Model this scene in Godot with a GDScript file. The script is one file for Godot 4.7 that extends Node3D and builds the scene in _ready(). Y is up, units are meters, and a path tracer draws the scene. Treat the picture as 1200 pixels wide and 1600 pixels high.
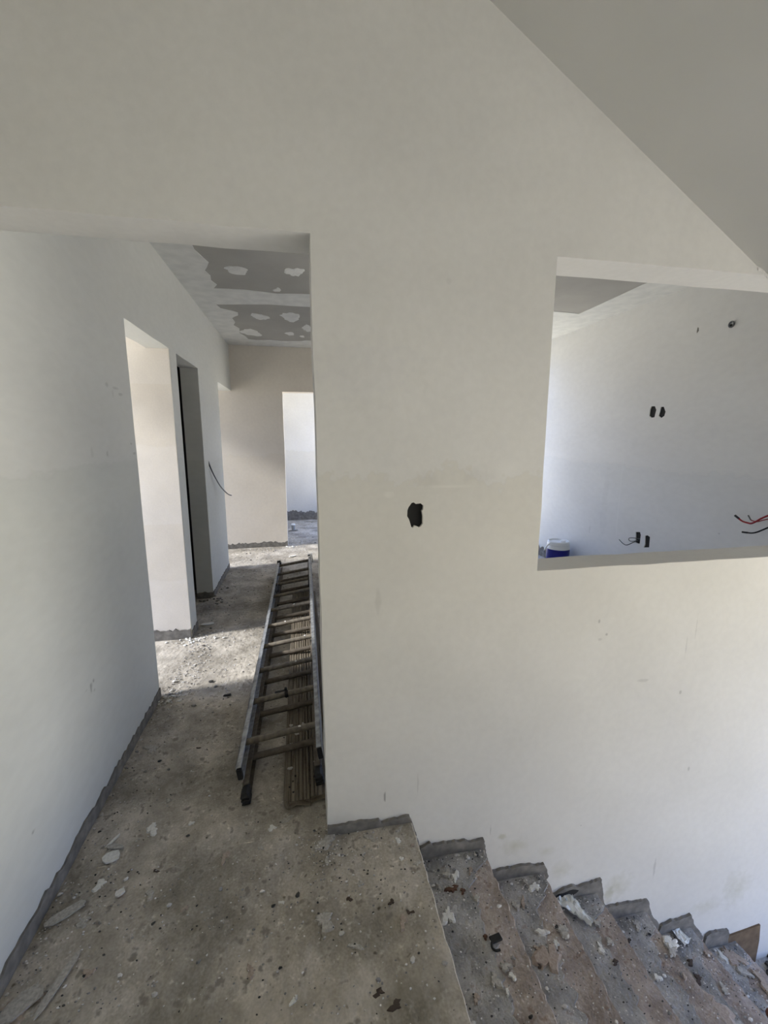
extends Node3D

const XL := -0.87      # face of the long left wall
const FW := -1.465     # face of the wall across the picture
const XR := 3.08       # face of the right wall
const HC := 2.72       # ceiling height
const HD := 2.14       # head of the openings
const THICK := 0.16
var M := {}
var rng := RandomNumberGenerator.new()

# ---------------------------------------------------------------- node helpers
func numbered(called: String) -> String:
	if not has_node(called):
		return called
	var k := 1
	while has_node("%s_%03d" % [called, k]):
		k += 1
	return "%s_%03d" % [called, k]

func obj(called: String, st: SurfaceTool, m: Material, parent: Node = null) -> MeshInstance3D:
	var o := MeshInstance3D.new()
	o.mesh = st.commit()
	o.material_override = m
	if parent == null:
		o.name = numbered(called)
		add_child(o, true)
	else:
		o.name = called
		parent.add_child(o, true)
	return o

func struct(called: String, st: SurfaceTool, m: Material, parent: Node = null) -> MeshInstance3D:
	var o := obj(called, st, m, parent)
	if parent == null:
		o.set_meta("kind", "structure")
		o.set_meta("label", called.replace("_", " ") + " of the unfinished house shell")
		o.set_meta("category", called.get_slice("_", 0))
	return o

func tag(o: Node, label: String, category: String, group := "", kind := "") -> Node:
	o.set_meta("label", label)
	o.set_meta("category", category)
	if group:
		o.set_meta("group", group)
	if kind:
		o.set_meta("kind", kind)
	return o

func thing(called: String, label: String, category: String, at: Vector3, group := "") -> Node3D:
	var o := Node3D.new()
	o.name = numbered(called)
	add_child(o)
	o.position = at
	tag(o, label, category, group)
	return o

func begin() -> SurfaceTool:
	var st := SurfaceTool.new()
	st.begin(Mesh.PRIMITIVE_TRIANGLES)
	return st

# ---------------------------------------------------------------- shape helpers
func tri(st: SurfaceTool, p: Array, n: Vector3, uv: Array, smooth: Array = []) -> void:
	var order := [0, 1, 2]
	if (p[1] - p[0]).cross(p[2] - p[0]).dot(n) > 0:
		order = [0, 2, 1]
	for k in order:
		st.set_normal(n if smooth.is_empty() else smooth[k])
		st.set_uv(uv[k])
		st.add_vertex(p[k])

func quad(st: SurfaceTool, a: Vector3, b: Vector3, c: Vector3, d: Vector3, out: Vector3, uvs := 1.0) -> void:
	var n := (b - a).cross(c - a)
	if n.length() < 1e-12:
		n = (c - a).cross(d - a)
	if n.length() < 1e-12:
		return
	n = n.normalized()
	if n.dot(out) < 0:
		n = -n
	var w := (b - a).length() * uvs
	var h := (d - a).length() * uvs
	tri(st, [a, b, c], n, [Vector2(0, 0), Vector2(w, 0), Vector2(w, h)])
	tri(st, [a, c, d], n, [Vector2(0, 0), Vector2(w, h), Vector2(0, h)])

func box(st: SurfaceTool, lo: Vector3, hi: Vector3, t := Transform3D(), bevel := 0.0) -> void:
	var c := (lo + hi) / 2
	var e := (hi - lo) / 2
	var b: float = min(bevel, min(e.x, min(e.y, e.z)) * 0.9)
	var dirs := [Vector3.RIGHT, Vector3.UP, Vector3.BACK]
	for i in 3:
		for s in [-1.0, 1.0]:
			var n: Vector3 = dirs[i] * s
			var u: Vector3 = dirs[(i + 1) % 3]
			var v: Vector3 = dirs[(i + 2) % 3]
			var eu: float = e[(i + 1) % 3] - b
			var ev: float = e[(i + 2) % 3] - b
			var o: Vector3 = c + n * e[i]
			quad(st, t * (o - u * eu - v * ev), t * (o + u * eu - v * ev), t * (o + u * eu + v * ev), t * (o - u * eu + v * ev), t.basis * n)
			if b > 0:
				for s2 in [-1.0, 1.0]:
					var w: Vector3 = u * s2
					var o2: Vector3 = c + n * (e[i] - b) + w * e[(i + 1) % 3]
					var o1: Vector3 = c + n * e[i] + w * eu
					quad(st, t * (o1 - v * ev), t * (o1 + v * ev), t * (o2 + v * ev), t * (o2 - v * ev), t.basis * (n + w))
	if b > 0:
		for sx in [-1.0, 1.0]:
			for sy in [-1.0, 1.0]:
				for sz in [-1.0, 1.0]:
					var s3 := Vector3(sx, sy, sz)
					var p1 := c + s3 * (e - Vector3(0, b, b))
					var p2 := c + s3 * (e - Vector3(b, 0, b))
					var p3 := c + s3 * (e - Vector3(b, b, 0))
					tri(st, [t * p1, t * p2, t * p3], (t.basis * s3).normalized(), [Vector2(), Vector2(), Vector2()])

func tube(st: SurfaceTool, pts: Array, r: float, sides := 8, r_end := -1.0) -> void:
	var rings := []
	var ups := Vector3.UP
	var n := pts.size()
	for i in n:
		var d: Vector3 = (pts[min(i + 1, n - 1)] - pts[max(i - 1, 0)]).normalized()
		var u := d.cross(ups if absf(d.dot(ups)) < 0.95 else Vector3.RIGHT).normalized()
		var v := u.cross(d).normalized()
		var rr: float = r if r_end < 0 else lerpf(r, r_end, float(i) / (n - 1))
		var ring := []
		for k in sides:
			var a := TAU * k / sides
			var nn: Vector3 = u * cos(a) + v * sin(a)
			ring.append([pts[i] + nn * rr, nn])
		rings.append(ring)
	var along := 0.0
	for i in n - 1:
		var len: float = (pts[i + 1] - pts[i]).length()
		for k in sides:
			var a0 = rings[i][k]
			var a1 = rings[i][(k + 1) % sides]
			var b0 = rings[i + 1][k]
			var b1 = rings[i + 1][(k + 1) % sides]
			var u0 := float(k) / sides * TAU * r
			var u1 := float(k + 1) / sides * TAU * r
			var f: Vector3 = (a0[1] + a1[1]).normalized()
			tri(st, [a0[0], a1[0], b1[0]], f, [Vector2(along, u0), Vector2(along, u1), Vector2(along + len, u1)], [a0[1], a1[1], b1[1]])
			tri(st, [a0[0], b1[0], b0[0]], f, [Vector2(along, u0), Vector2(along + len, u1), Vector2(along + len, u0)], [a0[1], b1[1], b0[1]])
		along += len
	for e in [0, n - 1]:
		var d2: Vector3 = (pts[0] - pts[1]).normalized() if e == 0 else (pts[n - 1] - pts[n - 2]).normalized()
		for k in sides:
			tri(st, [pts[e], rings[e][k][0], rings[e][(k + 1) % sides][0]], d2, [Vector2(), Vector2(0.01, 0), Vector2(0, 0.01)])

func smooth_path(pts: Array, per := 5) -> Array:
	var out := []
	for i in pts.size() - 1:
		var p0: Vector3 = pts[max(i - 1, 0)]
		var p3: Vector3 = pts[min(i + 2, pts.size() - 1)]
		for k in per:
			out.append(pts[i].cubic_interpolate(pts[i + 1], p0, p3, float(k) / per))
	out.append(pts[-1])
	return out

func lathe(st: SurfaceTool, profile: Array, sides := 32, at := Vector3.ZERO) -> void:
	for i in profile.size() - 1:
		var p: Vector2 = profile[i]
		var q: Vector2 = profile[i + 1]
		var t := (q - p).normalized()
		var n2 := Vector2(t.y, -t.x)
		for k in sides:
			var a := TAU * k / sides
			var b := TAU * (k + 1) / sides
			var ca := Vector3(cos(a), 0, sin(a))
			var cb := Vector3(cos(b), 0, sin(b))
			var pa := at + ca * p.x + Vector3.UP * p.y
			var pb := at + cb * p.x + Vector3.UP * p.y
			var qa := at + ca * q.x + Vector3.UP * q.y
			var qb := at + cb * q.x + Vector3.UP * q.y
			var na := ca * n2.x + Vector3.UP * n2.y
			var nb := cb * n2.x + Vector3.UP * n2.y
			var f := (na + nb).normalized()
			var ua := 0.1 * k / sides
			if q.x > 1e-5:
				tri(st, [pa, qa, qb], f, [Vector2(ua, p.y), Vector2(ua, q.y), Vector2(ua, q.y)], [na, na, nb])
			if p.x > 1e-5:
				tri(st, [pa, qb, pb], f, [Vector2(ua, p.y), Vector2(ua, q.y), Vector2(ua, p.y)], [na, nb, nb])

func frame(origin: Vector3, a: Vector3, b: Vector3) -> Transform3D:
	return Transform3D(Basis(a, b, a.cross(b)), origin)

func rough(poly: Array, step: float, amp: float) -> Array:
	var out := []
	for i in poly.size():
		var p: Vector2 = poly[i]
		var q: Vector2 = poly[(i + 1) % poly.size()]
		var n := int(max(1.0, floor((q - p).length() / step)))
		var side := (q - p).normalized().orthogonal()
		for k in n:
			var w := p.lerp(q, float(k) / n)
			if k > 0:
				w += side * rng.randf_range(-amp, amp)
			out.append(w)
	return out

func signed_area(p: PackedVector2Array) -> float:
	var a := 0.0
	for i in p.size():
		a += p[i].cross(p[(i + 1) % p.size()])
	return a / 2

# an outline with holes, pushed back by depth from its face; frame axes: a along, b up, n out of the face
func prism(st: SurfaceTool, f: Transform3D, outline: Array, holes: Array, depth: float, uv0 := Vector2.ZERO, uvsize := Vector2.ONE, back := true) -> void:
	var poly := PackedVector2Array(outline)
	if signed_area(poly) < 0:
		poly.reverse()
	var rims := [poly]
	for h0 in holes:
		var h := PackedVector2Array(h0)
		if signed_area(h) > 0:
			h.reverse()
		rims.append(h)
	# cut the face by lines through the holes, so that every hole becomes a notch
	var cuts := [-1e3]
	for r in range(1, rims.size()):
		var c := 0.0
		for p in rims[r]:
			c += p.x
		cuts.append(c / rims[r].size())
	cuts.append(1e3)
	cuts.sort()
	for n in cuts.size() - 1:
		var pieces := [poly]
		if rims.size() > 1:
			pieces = Geometry2D.intersect_polygons(poly, PackedVector2Array(rect(cuts[n], -1e3, cuts[n + 1], 1e3)))
		for r in range(1, rims.size()):
			var left := []
			for piece in pieces:
				left.append_array(Geometry2D.clip_polygons(piece, rims[r]))
			pieces = left
		for face in pieces:
			var large := PackedVector2Array()
			for w in face:
				large.append(w * 100.0)
			var idx := Geometry2D.triangulate_polygon(large)
			if idx.is_empty():
				print("polygon did not triangulate ", face)
			for k in range(0, idx.size(), 3):
				var p := []
				var q := []
				var uv := []
				for j in 3:
					var w: Vector2 = face[idx[k + j]]
					p.append(f * Vector3(w.x, w.y, 0))
					q.append(f * Vector3(w.x, w.y, -depth))
					uv.append(Vector2((w.x - uv0.x) / uvsize.x, 1.0 - (w.y - uv0.y) / uvsize.y))
				tri(st, p, f.basis.z.normalized(), uv)
				if back:
					tri(st, q, -f.basis.z.normalized(), uv)
	for rim in rims:
		for i in rim.size():
			var a: Vector2 = rim[i]
			var b: Vector2 = rim[(i + 1) % rim.size()]
			if a.distance_to(b) < 1e-6:
				continue
			var t := (b - a).normalized()
			var n := f.basis * Vector3(t.y, -t.x, 0)
			var P := [f * Vector3(a.x, a.y, 0), f * Vector3(b.x, b.y, 0), f * Vector3(b.x, b.y, -depth), f * Vector3(a.x, a.y, -depth)]
			var ua := Vector2((a.x - uv0.x) / uvsize.x, 1.0 - (a.y - uv0.y) / uvsize.y)
			var ub := Vector2((b.x - uv0.x) / uvsize.x, 1.0 - (b.y - uv0.y) / uvsize.y)
			var off := Vector2(depth / uvsize.x, 0) if absf(t.y) > 0.5 else Vector2(0, depth / uvsize.y)
			tri(st, [P[0], P[1], P[2]], n, [ua, ub, ub + off])
			tri(st, [P[0], P[2], P[3]], n, [ua, ub + off, ua + off])

# a flat lump with a ragged rim lying on a surface: up is the surface's normal
func blob(st: SurfaceTool, at: Vector3, up: Vector3, along: Vector3, ra: float, rb: float, thick: float, jag := 0.3, sides := 16, sink := 0.002) -> void:
	var x := along.normalized()
	var z := x.cross(up).normalized()
	var rim := []
	var mid := []
	var ph := rng.randf() * TAU
	for k in sides:
		var a := TAU * k / sides
		var m := 1.0 + jag * (rng.randf() - 0.5) + jag * 0.5 * sin(a * 2 + ph) + jag * 0.4 * sin(a * 3 + ph * 2)
		var d: Vector3 = x * cos(a) * ra * m + z * sin(a) * rb * m
		rim.append(at + d - up * sink)
		mid.append(at + d * rng.randf_range(0.72, 0.88) + up * thick * rng.randf_range(0.55, 1.0))
	var top := at + up * thick
	for k in sides:
		var k2 := (k + 1) % sides
		quad(st, rim[k], rim[k2], mid[k2], mid[k], up + (mid[k] - at).normalized())
		var nn: Vector3 = (mid[k] - top).cross(mid[k2] - top)
		nn = nn.normalized() if nn.length() > 1e-12 else up
		if nn.dot(up) < 0:
			nn = -nn
		tri(st, [top, mid[k], mid[k2]], nn, [Vector2(at.x, at.z), Vector2(mid[k].x, mid[k].z), Vector2(mid[k2].x, mid[k2].z)])

# an uneven lump of rubble
func lump(st: SurfaceTool, at: Vector3, r: Vector3, jag := 0.35, lat := 5, lon := 8) -> void:
	var grid := []
	for i in lat + 1:
		var row := []
		for k in lon:
			var a := TAU * k / lon
			var b := PI * i / lat
			var m := 1.0 + rng.randf_range(-jag, jag) * (0.0 if i == 0 or i == lat else 1.0)
			row.append(at + Vector3(sin(b) * cos(a) * r.x, -cos(b) * r.y, sin(b) * sin(a) * r.z) * m)
		grid.append(row)
	for i in lat:
		for k in lon:
			var a: Vector3 = grid[i][k]
			var b: Vector3 = grid[i][(k + 1) % lon]
			var c: Vector3 = grid[i + 1][(k + 1) % lon]
			var d: Vector3 = grid[i + 1][k]
			quad(st, a, b, c, d, (a + c) / 2 - at)

# ---------------------------------------------------------------- textures
func field(seed_: int, freq: float, w: int, h: int, oct := 4) -> PackedByteArray:
	var n := FastNoiseLite.new()
	n.seed = seed_
	n.noise_type = FastNoiseLite.TYPE_SIMPLEX_SMOOTH
	n.frequency = freq
	n.fractal_octaves = oct
	var im := n.get_seamless_image(w, h, false, false, 0.1, true)
	im.convert(Image.FORMAT_L8)
	return im.get_data()

func tex(w: int, h: int, data: PackedByteArray) -> ImageTexture:
	return ImageTexture.create_from_image(Image.create_from_data(w, h, false, Image.FORMAT_RGB8, data))

# skimmed plaster: a fine upper coat over a slightly darker lower coat, with a ragged edge between them
# edge: heights of that edge at points along; marks: [a, y, ra, ry, change] scuffs of their own shape
func plaster_tex(w: int, h: int, a0: float, a1: float, y0: float, y1: float, edge: Array, jag: float, upper: Color, lower: Color, seed_: int, marks: Array, streaks := 5.0) -> ImageTexture:
	var big := field(seed_, 0.006, w, h, 4)
	var fine := field(seed_ + 1, 0.08, w, h, 3)
	var data := PackedByteArray()
	data.resize(w * h * 3)
	var line := PackedFloat32Array()
	for i in w:
		var a := a0 + (a1 - a0) * i / w
		var y: float = edge[0].y
		for k in edge.size() - 1:
			if a >= edge[k].x and a <= edge[k + 1].x:
				y = lerpf(edge[k].y, edge[k + 1].y, (a - edge[k].x) / (edge[k + 1].x - edge[k].x))
			elif a > edge[k + 1].x:
				y = edge[k + 1].y
		line.append(y)
	var ur := upper.r8
	var ug := upper.g8
	var ub := upper.b8
	var dr := lower.r8 - ur
	var dg := lower.g8 - ug
	var db := lower.b8 - ub
	var dy := (y1 - y0) / h
	var n := 0
	for j in h:
		var y := y1 - dy * j
		for i in w:
			var b := big[n] - 128
			var f := fine[n] - 128
			var under := clampf((line[i] + b * 0.0004 * jag + f * 0.0003 * jag - y) / 0.02, 0.0, 1.0)
			var v := b * 0.035 + f * 0.022
			if under > 0.0 and under < 1.0:
				v -= 2.0
			data[n * 3] = clampi(int(ur + dr * under + v), 0, 255)
			data[n * 3 + 1] = clampi(int(ug + dg * under + v), 0, 255)
			data[n * 3 + 2] = clampi(int(ub + db * under + v), 0, 255)
			n += 1
	for m in marks:
		var ci: float = (m[0] - a0) / (a1 - a0) * w
		var cj: float = (y1 - m[1]) / (y1 - y0) * h
		var ri: float = maxf(1.0, m[2] / (a1 - a0) * w)
		var rj: float = maxf(1.0, m[3] / (y1 - y0) * h)
		for j in range(maxi(0, int(cj - rj * 1.3)), mini(h, int(cj + rj * 1.3) + 1)):
			for i in range(maxi(0, int(ci - ri * 1.3)), mini(w, int(ci + ri * 1.3) + 1)):
				var q := j * w + i
				var d := Vector2((i - ci) / ri, (j - cj) / rj).length() + (big[q] - 128) * 0.003 + (fine[q] - 128) * 0.002
				if d < 1.0:
					var s: float = m[4] * minf(1.0, (1.0 - d) * (2.2 if ri < 12.0 else 1.0))
					for c in 3:
						data[q * 3 + c] = clampi(int(data[q * 3 + c] + s * (1.0 if c < 2 or m.size() < 6 else m[5])), 0, 255)
	return tex(w, h, data)

# trowelled screed with grit, dust and stains
func screed_tex(w: int, h: int, seed_: int, dark: Color, light: Color, stain: Color, stain_share: float, dust: float) -> ImageTexture:
	var big := field(seed_, 0.004, w, h, 4)
	var mid := field(seed_ + 1, 0.02, w, h, 4)
	var fine := field(seed_ + 2, 0.12, w, h, 3)
	var spots := field(seed_ + 3, 0.045, w, h, 2)
	var pale := field(seed_ + 4, 0.03, w, h, 3)
	var data := PackedByteArray()
	data.resize(w * h * 3)
	for n in w * h:
		var t := clampf(0.5 + (big[n] - 128) * 0.0036 + (mid[n] - 128) * 0.0018 + (fine[n] - 128) * 0.0014, 0.0, 1.0)
		var s := clampf((mid[n] - 255 * (1.0 - stain_share)) * 0.02 + (fine[n] - 128) * 0.002, 0.0, 0.7)
		var r := lerpf(dark.r8, light.r8, t)
		var g := lerpf(dark.g8, light.g8, t)
		var b := lerpf(dark.b8, light.b8, t)
		r = lerpf(r, stain.r8, s)
		g = lerpf(g, stain.g8, s)
		b = lerpf(b, stain.b8, s)
		var k := spots[n]
		if k < 44:
			var e := (44 - k) * 1.6
			r -= e
			g -= e
			b -= e
		var p := pale[n] - 184 + (fine[n] - 128) * 0.2
		if p > 0:
			p = minf(p * dust, 44.0)
			r += p
			g += p
			b += p
		data[n * 3] = clampi(int(r), 12, 255)
		data[n * 3 + 1] = clampi(int(g), 12, 255)
		data[n * 3 + 2] = clampi(int(b), 12, 255)
	return tex(w, h, data)

func wood_tex(w: int, h: int) -> ImageTexture:
	var big := field(71, 0.012, w, h, 3)
	var fine := field(72, 0.06, w, h, 3)
	var data := PackedByteArray()
	data.resize(w * h * 3)
	for j in h:
		for i in w:
			# grain runs along i: sample the noise stretched that way
			var g1 := fine[j * w + (i / 14)] - 128
			var g2 := big[(j * 3 % h) * w + (i / 5)] - 128
			var v := g1 * 0.16 + g2 * 0.14 + (fine[j * w + i] - 128) * 0.05
			if g1 < -62:
				v -= 24
			var n := (j * w + i) * 3
			data[n] = clampi(int(108 + v * 0.8), 0, 255)
			data[n + 1] = clampi(int(99 + v * 0.8), 0, 255)
			data[n + 2] = clampi(int(85 + v * 0.75), 0, 255)
	return tex(w, h, data)

func bump_tex(seed_: int, freq: float, oct := 4, size := 512) -> NoiseTexture2D:
	var n := FastNoiseLite.new()
	n.seed = seed_
	n.frequency = freq
	n.fractal_octaves = oct
	var t := NoiseTexture2D.new()
	t.noise = n
	t.width = size
	t.height = size
	t.seamless = true
	return t

func normal_tex(seed_: int, freq: float, strength: float, oct := 4) -> NoiseTexture2D:
	var t := bump_tex(seed_, freq, oct)
	t.as_normal_map = true
	t.bump_strength = strength
	return t

func mat(c: Color, roughness := 0.9, metallic := 0.0) -> StandardMaterial3D:
	var m := StandardMaterial3D.new()
	m.albedo_color = c
	m.roughness = roughness
	m.metallic = metallic
	return m

func textured(t: Texture2D, roughness := 0.92, scale := Vector3.ONE) -> StandardMaterial3D:
	var m := mat(Color.WHITE, roughness)
	m.albedo_texture = t
	m.uv1_scale = scale
	return m

func triplanar(t: Texture2D, scale: float, roughness := 0.92) -> StandardMaterial3D:
	var m := textured(t, roughness, Vector3.ONE * scale)
	m.uv1_triplanar = true
	m.uv1_world_triplanar = true
	return m

func tinted_noise(seed_: int, freq: float, a: Color, b: Color, size := 256) -> NoiseTexture2D:
	var t := bump_tex(seed_, freq, 4, size)
	var g := Gradient.new()
	g.set_color(0, a)
	g.set_color(1, b)
	t.color_ramp = g
	return t

func materials() -> void:
	var up := Color8(220, 219, 216)
	var low := Color8(215, 213, 207)
	var wn := normal_tex(5, 0.02, 1.2)
	var edge := [Vector2(-0.9, 1.42), Vector2(0.06, 1.40), Vector2(0.19, 1.40), Vector2(0.26, 1.46), Vector2(0.32, 1.42), Vector2(0.37, 1.42), Vector2(0.51, 1.45), Vector2(0.57, 1.44), Vector2(0.66, 1.39), Vector2(0.74, 1.36), Vector2(0.84, 1.40), Vector2(2.6, 1.40)]
	var fm := [
		[0.52, 1.36, 0.13, 0.008, 9], [0.30, 1.335, 0.02, 0.012, 6], [0.44, 1.385, 0.05, 0.03, -5], [0.62, 1.40, 0.07, 0.03, -5],
		[0.75, 1.42, 0.07, 0.05, 6], [0.26, 0.94, 0.012, 0.05, -8],
		[0.285, 0.125, 0.003, 0.022, -52], [0.42, 0.16, 0.002, 0.05, -16],
		[1.18, 0.79, 0.006, 0.010, -34], [1.22, 0.73, 0.008, 0.008, -38], [1.19, 0.71, 0.012, 0.008, -16], [1.66, 0.72, 0.004, 0.07, -16], [1.62, 0.64, 0.004, 0.06, -16],
		[1.42, 0.50, 0.03, 0.008, -16], [1.62, 0.42, 0.006, 0.008, -30], [1.18, -0.18, 0.004, 0.006, -26], [1.72, 0.02, 0.005, 0.01, -26],
		[1.40, -0.56, 0.09, 0.10, -16, 1.5], [1.36, -0.60, 0.04, 0.06, -14, 1.4], [1.10, -0.40, 0.07, 0.06, -12, 1.5], [0.86, -0.22, 0.08, 0.05, -12, 1.6], [0.80, -0.16, 0.03, 0.02, -16, 1.5], [1.02, -0.28, 0.06, 0.03, -10, 1.5],
		[1.60, -0.50, 0.006, 0.06, -20], [0.745, -0.12, 0.004, 0.04, -30], [0.385, 0.02, 0.01, 0.006, 14],
		[2.12, -0.75, 0.10, 0.12, -12, 1.5], [1.95, -0.80, 0.10, 0.05, -10, 1.5], [0.50, 2.04, 0.01, 0.01, -6], [0.25, 1.75, 0.2, 0.12, -3, 0.5],
	]
	M.front = textured(plaster_tex(1024, 1463, -0.9, 2.6, -1.2, 3.8, edge, 1.2, up, low, 11, fm), 0.9)
	var le := [Vector2(-3, 1.45), Vector2(1.4, 1.45), Vector2(2.4, 1.44), Vector2(4.5, 1.33), Vector2(6.5, 1.28)]
	var lm := [
		[2.27, 1.775, 0.02, 0.012, -18], [2.37, 1.77, 0.045, 0.007, -16], [2.42, 1.745, 0.03, 0.008, -22], [2.33, 1.74, 0.012, 0.02, -10],
		[1.81, 0.525, 0.004, 0.03, -58], [1.835, 0.54, 0.005, 0.012, -44], [1.77, 0.535, 0.012, 0.005, -24], [1.83, 0.50, 0.004, 0.012, -30],
		[2.5, 1.50, 0.012, 0.006, -30], [2.53, 1.45, 0.02, 0.006, -26], [2.2, 1.46, 0.006, 0.012, -18], [2.05, 1.47, 0.012, 0.02, -8], [1.36, 0.30, 0.004, 0.006, -40],
	]
	M.left = textured(plaster_tex(1024, 768, -2.5, 6.5, 0.0, 3.0, le, 1.0, Color8(212, 213, 210), Color8(206, 208, 204), 31, lm), 0.9)
	M.skim = textured(plaster_tex(768, 768, 0.0, 3.0, 0.0, 3.0, [Vector2(0, 1.29), Vector2(3, 1.29)], 0.9, up, low, 51, []), 0.9)
	var km := [[-2.746, 2.333, 0.03, 0.03, -6], [-4.1, 0.55, 0.012, 0.05, -10], [-3.05, 0.52, 0.008, 0.03, -34], [-2.64, 0.82, 0.006, 0.008, -40], [-3.7, 0.9, 0.006, 0.5, 4], [-3.9, 0.9, 0.05, 0.4, -3]]
	M.cream = textured(plaster_tex(768, 768, 0.0, 3.0, 0.0, 3.0, [Vector2(0, 1.29), Vector2(3, 1.29)], 1.2, Color8(222, 215, 205), Color8(219, 211, 199), 55, []), 0.9)
	M.right = textured(plaster_tex(1024, 640, -6.4, 2.5, 0.0, 3.0, [Vector2(-6.4, 1.29), Vector2(2.5, 1.29)], 1.0, Color8(219, 219, 217), Color8(214, 215, 214), 61, km), 0.9)
	for k in ["front", "left", "skim", "right", "cream"]:
		M[k].normal_enabled = true
		M[k].normal_texture = wn
		M[k].normal_scale = 0.25
	M.slope = triplanar(tinted_noise(81, 0.01, Color8(212, 211, 206), Color8(222, 221, 217)), 0.5)
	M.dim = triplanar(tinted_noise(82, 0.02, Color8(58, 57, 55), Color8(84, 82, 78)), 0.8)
	M.board = triplanar(tinted_noise(83, 0.01, Color8(150, 149, 146), Color8(160, 159, 156)), 0.7)
	M.compound = triplanar(tinted_noise(84, 0.02, Color8(196, 198, 198), Color8(214, 215, 214)), 1.2)
	M.floor = textured(screed_tex(1024, 1536, 101, Color8(126, 120, 109), Color8(204, 196, 183), Color8(116, 110, 102), 0.3, 0.6))
	M.floor.heightmap_enabled = true
	M.floor.heightmap_texture = bump_tex(110, 0.05, 5)
	M.floor.heightmap_scale = 0.5
	var tr := screed_tex(768, 768, 121, Color8(122, 111, 104), Color8(194, 183, 174), Color8(128, 110, 99), 0.3, 0.7)
	M.tread = triplanar(tr, 1.3)
	var sk := screed_tex(768, 768, 141, Color8(122, 121, 119), Color8(190, 187, 183), Color8(144, 131, 123), 0.25, 0.7)
	M.screed = triplanar(sk, 1.4)
	for k in ["tread", "screed"]:
		M[k].heightmap_enabled = true
		M[k].heightmap_texture = bump_tex(150, 0.06, 5)
		M[k].heightmap_scale = 0.4
	M.mortar = triplanar(tinted_noise(161, 0.03, Color8(98, 95, 90), Color8(142, 138, 131)), 2.0)
	M.brown = triplanar(tinted_noise(162, 0.03, Color8(98, 80, 60), Color8(124, 104, 80)), 2.0)
	M.splat = triplanar(tinted_noise(163, 0.05, Color8(150, 146, 138), Color8(196, 192, 184)), 6.0)
	M.pale = triplanar(tinted_noise(164, 0.05, Color8(205, 203, 196), Color8(235, 234, 228)), 6.0)
	M.pinkish = triplanar(tinted_noise(165, 0.05, Color8(150, 136, 124), Color8(188, 174, 160)), 6.0)
	M.stain = mat(Color8(74, 63, 55))
	M.rust = mat(Color8(92, 66, 50))
	M.wood = textured(wood_tex(512, 256), 0.9)
	M.alu = triplanar(tinted_noise(171, 0.02, Color8(120, 122, 122), Color8(186, 188, 190)), 4.0, 0.5)
	M.alu.metallic = 0.45
	M.grimy = triplanar(tinted_noise(172, 0.02, Color8(92, 85, 74), Color8(142, 133, 118)), 5.0, 0.75)
	M.grimy.metallic = 0.1
	M.under = triplanar(tinted_noise(173, 0.02, Color8(72, 65, 56), Color8(120, 110, 96)), 5.0, 0.8)
	M.rubber = mat(Color8(22, 21, 20), 0.7)
	M.black = mat(Color8(10, 10, 10), 0.8)
	M.cable = mat(Color8(24, 26, 30), 0.5)
	M.grey_cable = mat(Color8(96, 98, 100), 0.5)
	M.red = mat(Color8(140, 10, 24), 0.45)
	M.blue = mat(Color8(8, 14, 120), 0.35)
	M.white_plastic = mat(Color8(232, 232, 228), 0.45)
	M.sack = mat(Color8(186, 198, 216), 0.8)
	M.film = mat(Color8(242, 245, 244), 0.35)
	M.pvc = mat(Color8(150, 152, 152), 0.5)
	M.stick = triplanar(tinted_noise(181, 0.05, Color8(84, 50, 36), Color8(120, 76, 56)), 8.0)
	M.crumb = mat(Color.WHITE, 0.95)
	M.crumb.vertex_color_use_as_albedo = true

# ---------------------------------------------------------------- setting
var ys := [0.0, -0.195, -0.38, -0.557, -0.732, -0.9, -1.07, -1.25, -1.43]
var wall_x := [0.393, 0.711, 1.0, 1.29, 1.569, 1.855, 2.16, 2.46, 2.76]
var near_x := [0.394, 0.698, 0.993, 1.284, 1.569, 1.872, 2.19, 2.49, 2.79]

func nose(k: int, z: float) -> float:
	return lerpf(wall_x[k], near_x[k], clampf((z + 1.44) / 0.5, -0.2, 1.6))

var relief: FastNoiseLite
func rel(x: float, z: float) -> float:
	return relief.get_noise_2d(x * 100, z * 100)

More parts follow.
